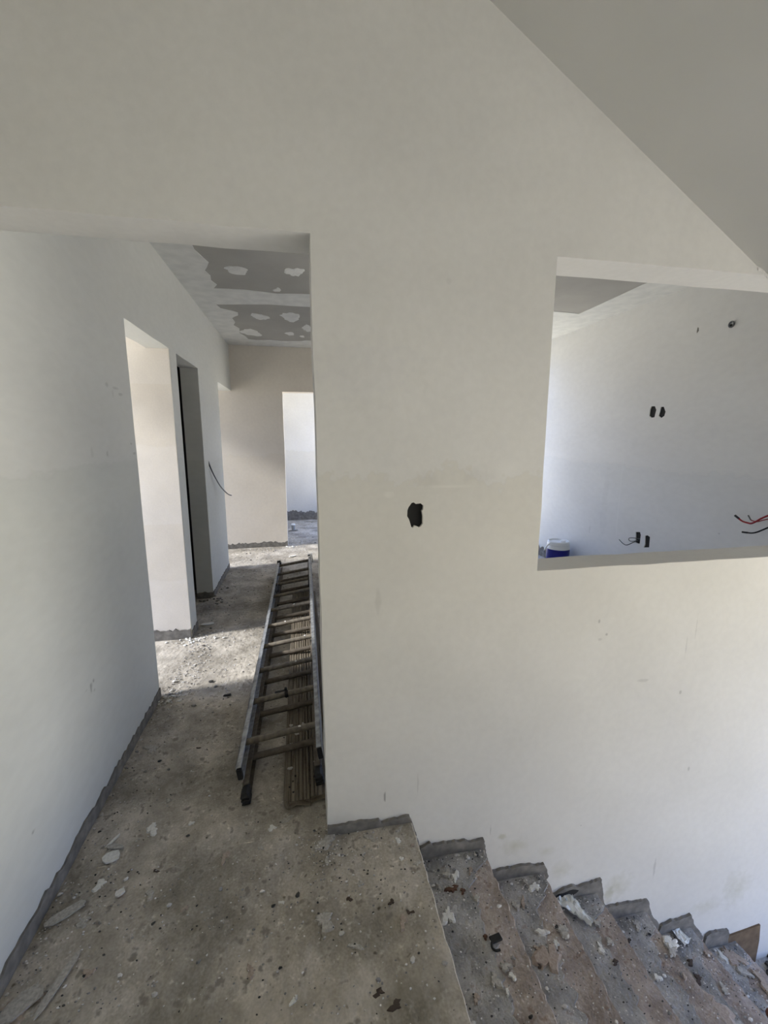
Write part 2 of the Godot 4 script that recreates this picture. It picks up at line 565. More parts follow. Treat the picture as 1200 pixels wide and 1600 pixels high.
# a walked-on slab: an uneven top between x0(z) and x1(z), with its right and near sides turned down
func slab_top(st: SurfaceTool, y: float, x0: Callable, x1: Callable, z0: float, z1: float, nx: int, nz: int, amp: float, drop: float, chip: float, uvs := Vector2(1, 1)) -> void:
	var rows := []
	for j in nz + 1:
		var z := lerpf(z0, z1, float(j) / nz)
		var a: float = x0.call(z)
		var b: float = x1.call(z)
		b += chip * (rel(z * 3.1 + y * 7, 5.0) + 0.6 * rel(z * 9.0 + y * 3, 9.0))
		var row := []
		for i in nx + 1:
			var x := lerpf(a, b, float(i) / nx)
			row.append(Vector3(x, y + amp * rel(x, z), z))
		if drop > 0:
			row.append(Vector3(b + 0.004, row[-1].y - 0.007, z))
			row.append(Vector3(b + 0.004, y - drop, z))
		rows.append(row)
	var normals := []
	for j in nz + 1:
		var nr := []
		for i in nx + 1:
			var dx: Vector3 = rows[j][min(i + 1, nx)] - rows[j][max(i - 1, 0)]
			var dz: Vector3 = rows[min(j + 1, nz)][i] - rows[max(j - 1, 0)][i]
			nr.append(dz.cross(dx).normalized())
		normals.append(nr)
	for j in nz:
		for i in rows[0].size() - 1:
			var p := [rows[j][i], rows[j][i + 1], rows[j + 1][i + 1], rows[j + 1][i]]
			if i < nx:
				var nn := [normals[j][i], normals[j][i + 1], normals[j + 1][i + 1], normals[j + 1][i]]
				for s in range(4):
					if nn[s].y < 0:
						nn[s] = -nn[s]
				var uv := []
				for q in p:
					uv.append(Vector2(q.x / uvs.x, q.z / uvs.y))
				tri(st, [p[0], p[1], p[2]], Vector3.UP, [uv[0], uv[1], uv[2]], [nn[0], nn[1], nn[2]])
				tri(st, [p[0], p[2], p[3]], Vector3.UP, [uv[0], uv[2], uv[3]], [nn[0], nn[2], nn[3]])
			else:
				quad(st, p[0], p[1], p[2], p[3], Vector3(1, 0.3, 0))

func wall_box(called: String, lo: Vector3, hi: Vector3, m: Material) -> MeshInstance3D:
	var st := begin()
	box(st, lo, hi)
	return struct(called, st, m)

func rect(a0: float, b0: float, a1: float, b1: float) -> Array:
	return [Vector2(a0, b0), Vector2(a1, b0), Vector2(a1, b1), Vector2(a0, b1)]

func strip(parent: Node, f: Transform3D, pts: Array, thick := 0.012, m: Material = null) -> void:
	var st := begin()
	prism(st, f.translated_local(Vector3(0, 0, thick)), rough(pts, 0.011, 0.0035), [], thick + 0.002)
	obj("mortar_band", st, m if m else M.mortar, parent)

# a mortar band with a ragged top along the foot of a wall, from a0 to a1
func band(parent: Node, f: Transform3D, a0: float, a1: float, h: float, thick := 0.008) -> void:
	var pts := [Vector2(a0, -0.03), Vector2(a1, -0.03)]
	var n := int(max(3.0, (a1 - a0) / 0.022))
	for k in n + 1:
		var a := lerpf(a1, a0, float(k) / n)
		pts.append(Vector2(a, h * (1.0 + 0.28 * rel(a * 2.0, h * 50) + rng.randf_range(-0.14, 0.14))))
	var st := begin()
	prism(st, f.translated_local(Vector3(0, 0, thick)), pts, [], thick + 0.002)
	obj("mortar_band", st, M.mortar, parent)

func setting() -> void:
	relief = FastNoiseLite.new()
	relief.seed = 7
	relief.frequency = 0.06
	relief.fractal_octaves = 4
	# --- floors
	var st := begin()
	slab_top(st, 0.0, func(z): return XL - 0.03, func(z): return nose(0, z), 0.6, FW - 0.02, 44, 70, 0.006, 0.24, 0.006, Vector2(1.4, 2.1))
	slab_top(st, 0.0, func(z): return XL - 0.03, func(z): return 0.40, FW - 0.02, -6.2, 40, 150, 0.008, 0.0, 0.0, Vector2(1.4, 2.1))
	slab_top(st, 0.0, func(z): return 0.40, func(z): return XR if z > -5.6 else 0.9, FW - 0.1, -6.2, 30, 50, 0.006, 0.0, 0.0, Vector2(1.4, 2.1))
	slab_top(st, 0.0, func(z): return XL - 0.03, func(z): return nose(0, z), 2.45, 0.6, 12, 18, 0.004, 0.24, 0.0, Vector2(1.4, 2.1))
	var floor_ := struct("floor", st, M.floor)
	tag(floor_, "dusty grey concrete landing and corridor floor with plaster splashes", "floor")
	st = begin()
	box(st, Vector3(XL - 0.1, -0.2, FW), Vector3(0.385, -0.02, 2.5))
	box(st, Vector3(XL - 0.1, -0.2, -6.2), Vector3(0.9, -0.02, -5.5))
	box(st, Vector3(XL - 0.1, -0.2, -5.55), Vector3(XR + 0.1, -0.02, FW - 0.17))
	obj("floor_slab", st, M.mortar, floor_)
	st = begin()
	box(st, Vector3(0.40, -0.2, -0.25), Vector3(1.6, 0.0, 2.5))
	struct("floor_beside_stairs", st, M.mortar)
	st = begin()
	slab_top(st, -0.012, func(z): return -1.25, func(z): return 1.05, -6.15, -8.3, 24, 24, 0.006, 0.0, 0.0, Vector2(1.4, 2.1))
	box(st, Vector3(-1.25, -0.2, -8.3), Vector3(1.05, -0.03, -6.15))
	struct("floor_far_room", st, M.floor)
	st = begin()
	slab_top(st, -0.004, func(z): return -2.85, func(z): return XL - 0.02, -0.3, -6.2, 24, 50, 0.006, 0.0, 0.0, Vector2(1.4, 2.1))
	box(st, Vector3(-2.9, -0.2, -6.2), Vector3(XL - 0.04, -0.025, -0.25))
	struct("floor_side_rooms", st, M.floor)

	# --- the long left wall with its three openings; a runs away from the camera
	var f := frame(Vector3(XL, 0, 0), Vector3(0, 0, -1), Vector3.UP)
	var d := [[2.568, 3.365], [3.54, 4.235], [5.2, 6.17]]
	var o := [Vector2(-2.5, -0.1)]
	for p in d:
		o.append_array([Vector2(p[0], -0.1), Vector2(p[0], HD), Vector2(p[1], HD), Vector2(p[1], -0.1)])
	o.append_array([Vector2(6.3, -0.1), Vector2(6.3, 2.9), Vector2(1.7, 2.9), Vector2(1.7, 4.1), Vector2(-2.5, 4.1)])
	st = begin()
	prism(st, f, rough(o, 0.14, 0.0025), [], 0.15, Vector2(-2.5, 0), Vector2(9.0, 3.0))
	var left := struct("wall_left", st, M.left)
	tag(left, "long pale skimmed wall on the left with three bare door openings", "wall")
	for s in [[-2.4, 2.566, 0.052], [3.367, 3.538, 0.05], [4.237, 5.198, 0.055]]:
		band(left, f, s[0], s[1], s[2])
	# --- the wall across the picture: doorway at the left, pass-through at the right
	f = frame(Vector3(0, 0, FW), Vector3.RIGHT, Vector3.UP)
	o = [Vector2(-0.90, 2.149), Vector2(0.052, 2.149), Vector2(0.060, -0.1), Vector2(0.2, -0.6), Vector2(0.2, -1.9), Vector2(4.7, -1.9), Vector2(4.7, 3.75), Vector2(-0.90, 3.75)]
	var pass_through := [Vector2(3.05, 1.02), Vector2(0.888, 1.021), Vector2(0.890, 2.144), Vector2(3.05, 2.139)]
	var hole := [Vector2(0.383, 1.302), Vector2(0.391, 1.304), Vector2(0.399, 1.298), Vector2(0.417, 1.300), Vector2(0.427, 1.291), Vector2(0.426, 1.278), Vector2(0.421, 1.272), Vector2(0.425, 1.253), Vector2(0.425, 1.225), Vector2(0.418, 1.216), Vector2(0.411, 1.213), Vector2(0.394, 1.220), Vector2(0.389, 1.211), Vector2(0.383, 1.215), Vector2(0.374, 1.243), Vector2(0.367, 1.255), Vector2(0.368, 1.276), Vector2(0.372, 1.287)]
	st = begin()
	prism(st, f, rough(o, 0.12, 0.002), [hole, rough(pass_through, 0.12, 0.002)], THICK, Vector2(-0.9, -1.2), Vector2(3.5, 5.0))
	var front := struct("wall_front", st, M.front)
	tag(front, "pale skimmed wall facing us with a doorway, a pass-through and a socket hole", "wall")
	st = begin()
	box(st, Vector3(0.35, 1.19, FW - THICK + 0.004), Vector3(0.44, 1.32, FW - 0.012))
	var sb := obj("socket_box", st, M.black, front)
	sb.set_meta("label", "black hole of a socket box in the plaster")
	var bands := [
		[Vector2(0.059, 0.042), Vector2(0.116, 0.039), Vector2(0.179, 0.042), Vector2(0.261, 0.035), Vector2(0.271, 0.018), Vector2(0.313, 0.025), Vector2(0.386, 0.028), Vector2(0.403, -0.02), Vector2(0.426, -0.109), Vector2(0.434, -0.148), Vector2(0.42, -0.24), Vector2(0.38, -0.24), Vector2(0.37, -0.04), Vector2(0.059, -0.04)],
		[Vector2(0.434, -0.133), Vector2(0.475, -0.116), Vector2(0.486, -0.131), Vector2(0.525, -0.130), Vector2(0.629, -0.136), Vector2(0.646, -0.149), Vector2(0.712, -0.146), Vector2(0.72, -0.192), Vector2(0.742, -0.304), Vector2(0.74, -0.42), Vector2(0.69, -0.42), Vector2(0.68, -0.23), Vector2(0.42, -0.23)],
		[Vector2(0.755, -0.320), Vector2(0.821, -0.321), Vector2(0.875, -0.320), Vector2(0.942, -0.325), Vector2(0.968, -0.337), Vector2(1.006, -0.335), Vector2(1.032, -0.402), Vector2(1.015, -0.431), Vector2(1.043, -0.515), Vector2(1.04, -0.6), Vector2(0.98, -0.6), Vector2(0.97, -0.42), Vector2(0.73, -0.42)],
		[Vector2(1.05, -0.523), Vector2(1.118, -0.491), Vector2(1.159, -0.486), Vector2(1.194, -0.500), Vector2(1.308, -0.485), Vector2(1.324, -0.582), Vector2(1.343, -0.644), Vector2(1.34, -0.76), Vector2(1.28, -0.76), Vector2(1.27, -0.59), Vector2(1.03, -0.59)],
		[Vector2(1.347, -0.649), Vector2(1.392, -0.652), Vector2(1.461, -0.655), Vector2(1.579, -0.668), Vector2(1.607, -0.754), Vector2(1.661, -0.832), Vector2(1.64, -0.94), Vector2(1.56, -0.94), Vector2(1.55, -0.77), Vector2(1.33, -0.77)],
		[Vector2(1.673, -0.843), Vector2(1.733, -0.824), Vector2(1.753, -0.832), Vector2(1.844, -0.817), Vector2(1.873, -0.886), Vector2(1.935, -0.97), Vector2(1.93, -1.1), Vector2(1.85, -1.1), Vector2(1.84, -0.94), Vector2(1.65, -0.94)],
		[Vector2(1.96, -0.98), Vector2(1.988, -0.964), Vector2(2.093, -0.975), Vector2(2.103, -0.999), Vector2(2.10, -1.10), Vector2(1.94, -1.10)],
	]
	for b in bands:
		strip(front, f, b)
	st = begin()
	prism(st, f.translated_local(Vector3(0, 0, 0.008)), [Vector2(2.104, -1.023), Vector2(2.207, -1.013), Vector2(2.303, -1.001), Vector2(2.314, -1.103), Vector2(2.313, -1.3), Vector2(2.10, -1.3)], [], 0.01)
	var bp := obj("bare_patch", st, M.brown, front)
	bp.set_meta("label", "brown patch of bare render at the stair foot")
	st = begin()
	prism(st, f.translated_local(Vector3(0, 0, 0.004)), rough([Vector2(1.045, -0.53), Vector2(1.09, -0.512), Vector2(1.16, -0.505), Vector2(1.19, -0.515), Vector2(1.15, -0.545), Vector2(1.06, -0.57)], 0.015, 0.003), [], 0.006)
	var gap := obj("open_gap", st, M.rubber, front)
	gap.set_meta("label", "dark gap under the loose mortar by the plastic sheet")
	gap.position.z = 0.010
	# plaster lump and torn bead at the top right corner of the pass-through
	st = begin()
	for k in 7:
		lump(st, Vector3(1.735 + 0.008 * k, 2.162 - 0.0035 * k + rng.randf_range(-0.004, 0.004), FW + 0.001), Vector3(0.011, 0.009, 0.004), 0.4, 4, 7)
	for k in 5:
		lump(st, Vector3(0.395 + 0.012 * k, 2.872 + 0.004 * (k % 2), FW + 0.001), Vector3(0.011, 0.010, 0.004), 0.4, 4, 7)
	obj("plaster_lump", st, M.front, front)

	# --- right wall: window of the stairwell, four socket holes in the kitchen
	f = frame(Vector3(XR, 0, 0), Vector3(0, 0, 1), Vector3.UP)
	var holes := [
		[Vector2(-3.412, 1.805), Vector2(-3.371, 1.804), Vector2(-3.351, 1.771), Vector2(-3.363, 1.708), Vector2(-3.399, 1.706), Vector2(-3.423, 1.724), Vector2(-3.422, 1.778)],
		[Vector2(-3.305, 1.793), Vector2(-3.274, 1.793), Vector2(-3.249, 1.749), Vector2(-3.258, 1.714), Vector2(-3.290, 1.698), Vector2(-3.318, 1.717), Vector2(-3.311, 1.753)],
		[Vector2(-3.443, 0.655), Vector2(-3.392, 0.666), Vector2(-3.379, 0.641), Vector2(-3.381, 0.557), Vector2(-3.410, 0.553), Vector2(-3.434, 0.557), Vector2(-3.438, 0.618)],
		[Vector2(-3.329, 0.645), Vector2(-3.302, 0.656), Vector2(-3.271, 0.646), Vector2(-3.269, 0.550), Vector2(-3.330, 0.534), Vector2(-3.319, 0.570)],
	]
	st = begin()
	prism(st, f, rect(-5.6, -0.2, FW - 0.1, 2.9), holes, 0.2, Vector2(-6.4, 0), Vector2(8.9, 3.0))
	var right := struct("wall_right", st, M.right)
	tag(right, "bluish white kitchen wall seen through the pass-through, with socket holes", "wall")
	for h in holes:
		var c := Vector2.ZERO
		for p in h:
			c += p
		c /= h.size()
		st = begin()
		box(st, Vector3(XR + 0.008, c.y - 0.07, c.x - 0.055), Vector3(XR + 0.19, c.y + 0.07, c.x + 0.055))
		obj("socket_box", st, M.black, right)
	band(right, f, -5.32, -1.65, 0.11)
	st = begin()
	prism(st, f.translated_local(Vector3(0, 0, 0.0015)), [Vector2(-3.028, 2.380), Vector2(-3.020, 2.374), Vector2(-3.016, 2.352), Vector2(-3.030, 2.336), Vector2(-3.032, 2.352)], [], 0.002)
	obj("gouge", st, M.mortar, right)
	# --- far walls
	f = frame(Vector3(0, 0, -6.15), Vector3.RIGHT, Vector3.UP)
	o = [Vector2(-2.85, -0.1), Vector2(-0.212, -0.1), Vector2(-0.208, HD), Vector2(0.75, HD), Vector2(0.75, -0.1), Vector2(1.1, -0.1), Vector2(1.1, 2.9), Vector2(-2.85, 2.9)]
	st = begin()
	prism(st, f, rough(o, 0.16, 0.002), [], 0.17, Vector2(-4.3, 0), Vector2(3, 3))
	var far := struct("wall_far", st, M.cream)
	tag(far, "warm white wall closing the corridor beside the last opening", "wall")
	band(far, f, -1.5, -0.212, 0.07)
	f = frame(Vector3(0, 0, -5.33), Vector3.RIGHT, Vector3.UP)
	st = begin()
	prism(st, f, rect(0.85, -0.1, 3.2, 2.9), [rect(1.75, 0.03, 3.07, 2.6)], 0.17, Vector2(0, 0), Vector2(3, 3))
	struct("wall_kitchen_far", st, M.skim)
	wall_box("wall_kitchen_side", Vector3(0.85, -0.1, -6.2), Vector3(1.0, 2.9, -5.5), M.skim)
	f = frame(Vector3(0, 0, -8.24), Vector3.RIGHT, Vector3.UP)
	st = begin()
	prism(st, f, rect(-1.3, -0.1, 1.1, 2.9), [], 0.2, Vector2(-1.3, 0), Vector2(3, 3))
	var back := struct("wall_far_room", st, M.skim)
	tag(back, "bright bluish wall of the far room behind the last opening", "wall")
	band(back, f, -1.2, 1.0, 0.15, 0.02)
	f = frame(Vector3(0.78, 0, 0), Vector3(0, 0, 1), Vector3.UP)
	st = begin()
	prism(st, f, rect(-8.3, -0.1, -6.3, 2.9), [rect(-8.15, 0.2, -6.45, 2.65)], 0.15, Vector2(-8.3, 0), Vector2(3, 3))
	struct("wall_far_room_right", st, M.skim)
	wall_box("wall_far_room_left", Vector3(-1.35, -0.1, -8.3), Vector3(-1.2, 2.9, -6.3), M.skim)
	# --- side rooms to the left
	st = begin()
	box(st, Vector3(-2.85, -0.1, -3.50), Vector3(XL - 0.003, HD - 0.001, -3.362))
	box(st, Vector3(-2.85, HD - 0.01, -3.50), Vector3(XL - 0.1495, 2.9, -3.3625))
	var pier := struct("wall_between_rooms", st, M.cream)
	band(pier, frame(Vector3(0, 0, -3.362), Vector3.RIGHT, Vector3.UP), -2.6, XL - 0.004, 0.075, 0.012)
	band(left, frame(Vector3(0, 0, -4.235), Vector3.RIGHT, Vector3.UP), XL - 0.15, XL, 0.055)
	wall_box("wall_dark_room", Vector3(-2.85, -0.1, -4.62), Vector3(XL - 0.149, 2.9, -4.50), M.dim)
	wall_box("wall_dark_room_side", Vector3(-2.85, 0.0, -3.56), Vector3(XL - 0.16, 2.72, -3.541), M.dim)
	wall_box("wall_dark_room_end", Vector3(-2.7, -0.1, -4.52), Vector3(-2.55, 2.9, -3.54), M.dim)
	f = frame(Vector3(0, 0, -0.4), Vector3.LEFT, Vector3.UP)
	st = begin()
	prism(st, f, rect(1.019, -0.1, 2.85, 2.9), [rect(1.5, 0.9, 2.1, 2.0)], 0.15, Vector2(0, 0), Vector2(3, 3))
	struct("wall_side_room_near", st, M.skim)
	f = frame(Vector3(-2.7, 0, 0), Vector3(0, 0, -1), Vector3.UP)
	st = begin()
	prism(st, f, rect(0.25, -0.1, 6.3, 2.9), [rect(1.9, 0.02, 3.36, 2.68), rect(4.75, 0.02, 6.1, 2.5)], 0.2, Vector2(-1, 0), Vector2(3, 3))
	struct("wall_side_rooms", st, M.skim)
	# --- hall behind and above the camera
	f = frame(Vector3(0, 0, 2.4), Vector3.LEFT, Vector3.UP)
	st = begin()
	prism(st, f, [Vector2(-4.7, -1.9), Vector2(1.0, -1.9), Vector2(1.0, 4.1), Vector2(-1.9, 2.3), Vector2(-4.7, 2.3)], [rect(-3.7, -1.4, -2.6, 0.9)], 0.2, Vector2(-3, 0), Vector2(3, 3))
	struct("wall_hall", st, M.skim)
	wall_box("wall_stairwell", Vector3(0.38, -1.75, -0.26), Vector3(1.6, -0.01, -0.12), M.skim)
	f = frame(Vector3(3.8, 0, 0), Vector3(0, 0, 1), Vector3.UP)
	st = begin()
	prism(st, f, rect(-1.7, -1.9, 2.6, 2.9), [rect(-1.3, -1.4, 1.5, 1.15)], 0.2, Vector2(-1.7, 0), Vector2(3, 3))
	struct("wall_stair_end", st, M.skim)
	wall_box("ceiling_half_landing", Vector3(1.776, 2.1394, FW - 0.001), Vector3(4.6, 2.4, 2.55), M.slope)
	f = frame(Vector3(0, 0, 2.55), Vector3.RIGHT, Vector3.UP)
	st = begin()
	var ln := func(x): return 2.85 - 0.6017 * (x - 0.595)
	prism(st, f, [Vector2(-1.2, ln.call(-1.2)), Vector2(1.776, 2.1394), Vector2(1.776, 2.45), Vector2(1.6, ln.call(1.6) + 0.25), Vector2(-1.2, ln.call(-1.2) + 0.25)], [], 2.55 - FW + 0.001)
	var slope := struct("ceiling_slope", st, M.slope)
	tag(slope, "smooth sloping soffit over the stairs at the top right", "ceiling")
	# --- ceilings: grey boards, jointed with white compound
	st = begin()
	box(st, Vector3(XL - 0.08, HC, -6.3), Vector3(0.9, HC + 0.15, -5.45))
	box(st, Vector3(XL - 0.08, HC, -5.5), Vector3(XR + 0.1, HC + 0.15, FW - 0.02))
	var ceil := struct("ceiling", st, M.board)
	tag(ceil, "grey plasterboard ceiling with white jointing strips and screw patches", "ceiling")
	f = frame(Vector3(0, HC, 0), Vector3.RIGHT, Vector3(0, 0, 1))
	var white := [
		[Vector2(XL, -1.7), Vector2(-0.66, -1.7), Vector2(-0.64, -2.4), Vector2(-0.62, -3.09), Vector2(-0.622, -3.18), Vector2(-0.597, -3.29), Vector2(-0.575, -3.38), Vector2(-0.60, -3.46), Vector2(-0.632, -3.54), Vector2(-0.612, -3.64), Vector2(-0.626, -3.74), Vector2(-0.60, -3.83), Vector2(-0.64, -3.92), Vector2(-0.411, -3.908), Vector2(-0.237, -3.938), Vector2(-0.14, -3.965), Vector2(-0.06, -3.945), Vector2(0.133, -3.92), Vector2(0.8, -3.93), Vector2(1.5, -3.96), Vector2(2.1, -3.98), Vector2(2.43, -3.99), Vector2(2.6, -4.0), Vector2(2.708, -4.02), Vector2(2.70, -3.52), Vector2(2.69, -3.2), Vector2(2.70, -2.4), Vector2(2.68, -1.7), Vector2(XR, -1.7), Vector2(XR, -5.32), Vector2(2.72, -5.32), Vector2(2.71, -5.2), Vector2(2.69, -4.42), Vector2(1.5, -4.36), Vector2(0.8, -4.32), Vector2(0.149, -4.285), Vector2(-0.065, -4.285), Vector2(-0.234, -4.276), Vector2(-0.461, -4.32), Vector2(-0.705, -4.37), Vector2(-0.684, -4.48), Vector2(-0.60, -4.54), Vector2(-0.545, -4.60), Vector2(-0.555, -4.70), Vector2(-0.60, -4.76), Vector2(-0.63, -4.82), Vector2(-0.62, -4.97), Vector2(-0.655, -5.10), Vector2(-0.612, -5.24), Vector2(-0.64, -5.45), Vector2(-0.59, -5.62), Vector2(-0.576, -5.76), Vector2(-0.491, -5.80), Vector2(-0.32, -5.76), Vector2(-0.181, -5.79), Vector2(0.05, -5.76), Vector2(0.117, -5.70), Vector2(0.6, -5.78), Vector2(0.6, -6.14), Vector2(XL, -6.14)],
	]
	for w in white:
		st = begin()
		prism(st, f.translated_local(Vector3(0, 0, 0.003)), w, [], 0.004)
		obj("joint_compound", st, M.compound, ceil)
	for b in [[-0.406, -3.50, 0.085, 0.07], [0.002, -3.447, 0.062, 0.09], [-0.351, -4.72, 0.072, 0.12], [-0.043, -4.67, 0.105, 0.15], [-0.513, -5.42, 0.11, 0.15], [-0.071, -5.39, 0.055, 0.075], [-0.140, -3.87, 0.03, 0.05], [0.12, -5.1, 0.05, 0.14], [0.07, -5.5, 0.03, 0.05], [1.2, -3.4, 0.09, 0.1], [2.2, -2.6, 0.09, 0.1]]:
		st = begin()
		blob(st, Vector3(b[0], HC, b[1]), Vector3.DOWN, Vector3.RIGHT, b[2], b[3], 0.004, 0.32, 22, 0.0)
		obj("screw_patch", st, M.compound, ceil)
	wall_box("ceiling_far_room", Vector3(-1.3, HC, -8.4), Vector3(1.1, HC + 0.15, -6.2), M.skim)
	wall_box("ceiling_side_rooms", Vector3(-2.9, HC, -6.3), Vector3(XL - 0.08, HC + 0.15, -0.25), M.skim)

	# --- stairs
	var stairs := Node3D.new()
	stairs.name = "stairs"
	add_child(stairs)
	tag(stairs, "raw concrete stairs going down to the right, covered in plaster splashes", "stairs", "", "structure")
	for k in range(1, 9):
		st = begin()
		var kk := k
		slab_top(st, ys[k], func(z): return nose(kk - 1, z) - 0.02, func(z): return nose(kk, z), -0.25, FW, 20, 80, 0.006, 0.26, 0.009)
		box(st, Vector3(near_x[k - 1] - 0.03, ys[k] - 0.28, FW), Vector3(near_x[k] - 0.02, ys[k] - 0.02, -0.25))
		var step := obj("step", st, M.tread, stairs)
		# the grey screed patch on the tread, its front edge ragged, running out to the nosing at the wall
		st = begin()
		var share := [0.0, 0.64, 0.58, 0.62, 0.68, 0.64, 0.6, 0.6, 0.6]
		var edge := func(z):
			var w := nose(kk, z) - nose(kk - 1, z)
			var t: float = clampf((-1.30 + 0.05 * rel(z * 2, kk) - z) / 0.10, 0.0, 1.0)
			var e: float = share[kk] + 0.10 * rel(z * 1.2 + kk * 3.0, 3.0) + 0.07 * rel(z * 4 + kk, 8.0) + 0.04 * rel(z * 12 + kk, 18.0)
			return nose(kk - 1, z) + w * lerpf(e, 0.985, t)
		slab_top(st, ys[k] + 0.005, func(z): return nose(kk - 1, z) - 0.01, edge, -0.25, FW, 16, 110, 0.005, 0.012, 0.004)
		obj("screed_patch", st, M.screed, step)
	st = begin()
	slab_top(st, -1.62, func(z): return 2.7, func(z): return 4.55, 2.4, FW, 16, 30, 0.006, 0.0, 0.0)
	box(st, Vector3(0.2, -1.85, FW), Vector3(4.6, -1.63, 2.5))
	obj("lower_landing", st, M.tread, stairs)

func splashes() -> void:
	var steps := find_child("stairs", false, false).get_children()
	var land := get_node("floor")
	var sets := {
		0: [[-0.775, -2.103, 0.036], [-0.625, -1.617, 0.031], [-0.732, -1.512, 0.024], [-0.648, -1.369, 0.014], [-0.73, -1.418, 0.020], [-0.731, -1.295, 0.020], [-0.794, -1.113, 0.046], [-0.797, -1.077, 0.040], [-0.649, -1.145, 0.015], [-0.101, -1.56, 0.022], [-0.157, -1.529, 0.017], [0.046, -1.426, 0.034], [-0.193, -1.453, 0.011], [-0.322, -1.44, 0.022], [0.047, -1.351, 0.012], [-0.262, -1.57, 0.010], [-0.109, -1.24, 0.010], [0.029, -1.154, 0.030], [-0.189, -1.063, 0.018], [-0.066, -0.973, 0.011], [0.218, -1.417, 0.018], [0.337, -1.430, 0.012], [0.323, -1.383, 0.011], [0.371, -1.355, 0.011], [0.182, -1.355, 0.009], [0.318, -1.309, 0.009], [0.369, -1.282, 0.012], [0.158, -1.252, 0.012], [0.277, -1.106, 0.024], [0.117, -1.067, 0.018], [-0.60, -1.75, 0.014], [-0.48, -1.62, 0.010], [-0.55, -1.35, 0.016], [-0.42, -1.28, 0.012]],
		1: [[0.524, -1.375, 0.020], [0.55, -1.36, 0.019], [0.476, -1.334, 0.013], [0.62, -1.372, 0.013], [0.474, -1.226, 0.029], [0.60, -1.265, 0.012], [0.561, -1.018, 0.022], [0.585, -0.985, 0.009], [0.483, -0.989, 0.012], [0.611, -1.048, 0.018], [0.62, -1.02, 0.012]],
		2: [[0.901, -1.425, 0.015], [0.927, -1.40, 0.022], [0.816, -1.343, 0.017], [0.848, -1.349, 0.018], [0.866, -1.236, 0.021], [0.95, -1.226, 0.025], [0.846, -1.151, 0.055], [0.899, -1.192, 0.014], [0.818, -1.191, 0.011]],
		3: [[1.196, -1.34, 0.020], [1.155, -1.249, 0.020], [1.206, -1.265, 0.016], [1.02, -1.13, 0.018]],
		4: [[1.485, -1.408, 0.022], [1.574, -1.314, 0.036], [1.56, -1.293, 0.025], [1.529, -1.197, 0.013], [1.415, -1.216, 0.016]],
		5: [[1.659, -1.162, 0.070], [1.67, -1.20, 0.045], [1.78, -1.217, 0.018], [1.83, -1.344, 0.015]],
		6: [[2.069, -1.40, 0.044], [2.03, -1.41, 0.032], [2.064, -1.332, 0.030], [2.111, -1.287, 0.040]],
	}
	for k in sets:
		var i := 0
		for s in sets[k]:
			var st := begin()
			var a := rng.randf() * TAU
			blob(st, Vector3(s[0], ys[k] + (0.012 if k > 0 else 0.003) + 0.006 * rel(s[0], s[1]), s[1]), Vector3.UP, Vector3(cos(a), 0, sin(a)), s[2] * 1.05, s[2] * rng.randf_range(0.55, 0.9), 0.0015 + s[2] * 0.012, 0.6, 24, 0.006)
			var m: Material = M.splat
			if i % 5 == 3 or s[2] > 0.038:
				m = M.pinkish
			elif i % 3 == 1:
				m = M.pale
			obj("plaster_splash", st, m, land if k == 0 else steps[k - 1])
			i += 1
	for s in [[0, -0.547, -2.064, 0.012], [0, -0.556, -1.432, 0.013], [0, 0.115, -1.207, 0.014], [0, 0.168, -0.946, 0.02], [0, 0.208, -0.91, 0.022], [0, 0.252, -1.17, 0.016], [0, 0.304, -1.13, 0.015], [1, 0.524, -1.317, 0.026], [1, 0.56, -1.30, 0.015], [1, 0.58, -1.14, 0.012], [2, 0.80, -1.14, 0.014], [3, 1.18, -1.20, 0.016], [4, 1.40, -1.36, 0.012], [5, 1.72, -1.33, 0.02], [5, 1.70, -1.27, 0.026], [5, 1.67, -1.24, 0.018]]:
		var st2 := begin()
		blob(st2, Vector3(s[1], ys[s[0]] + (0.011 if s[0] > 0 else 0.002) + 0.006 * rel(s[1], s[2]), s[2]), Vector3.UP, Vector3.RIGHT, s[3] * 0.75, s[3] * 0.5, 0.0008, 0.8, 18, 0.008)
		obj("dark_spatter", st2, M.rust if s[0] == 1 else M.stain, land if s[0] == 0 else steps[s[0] - 1])

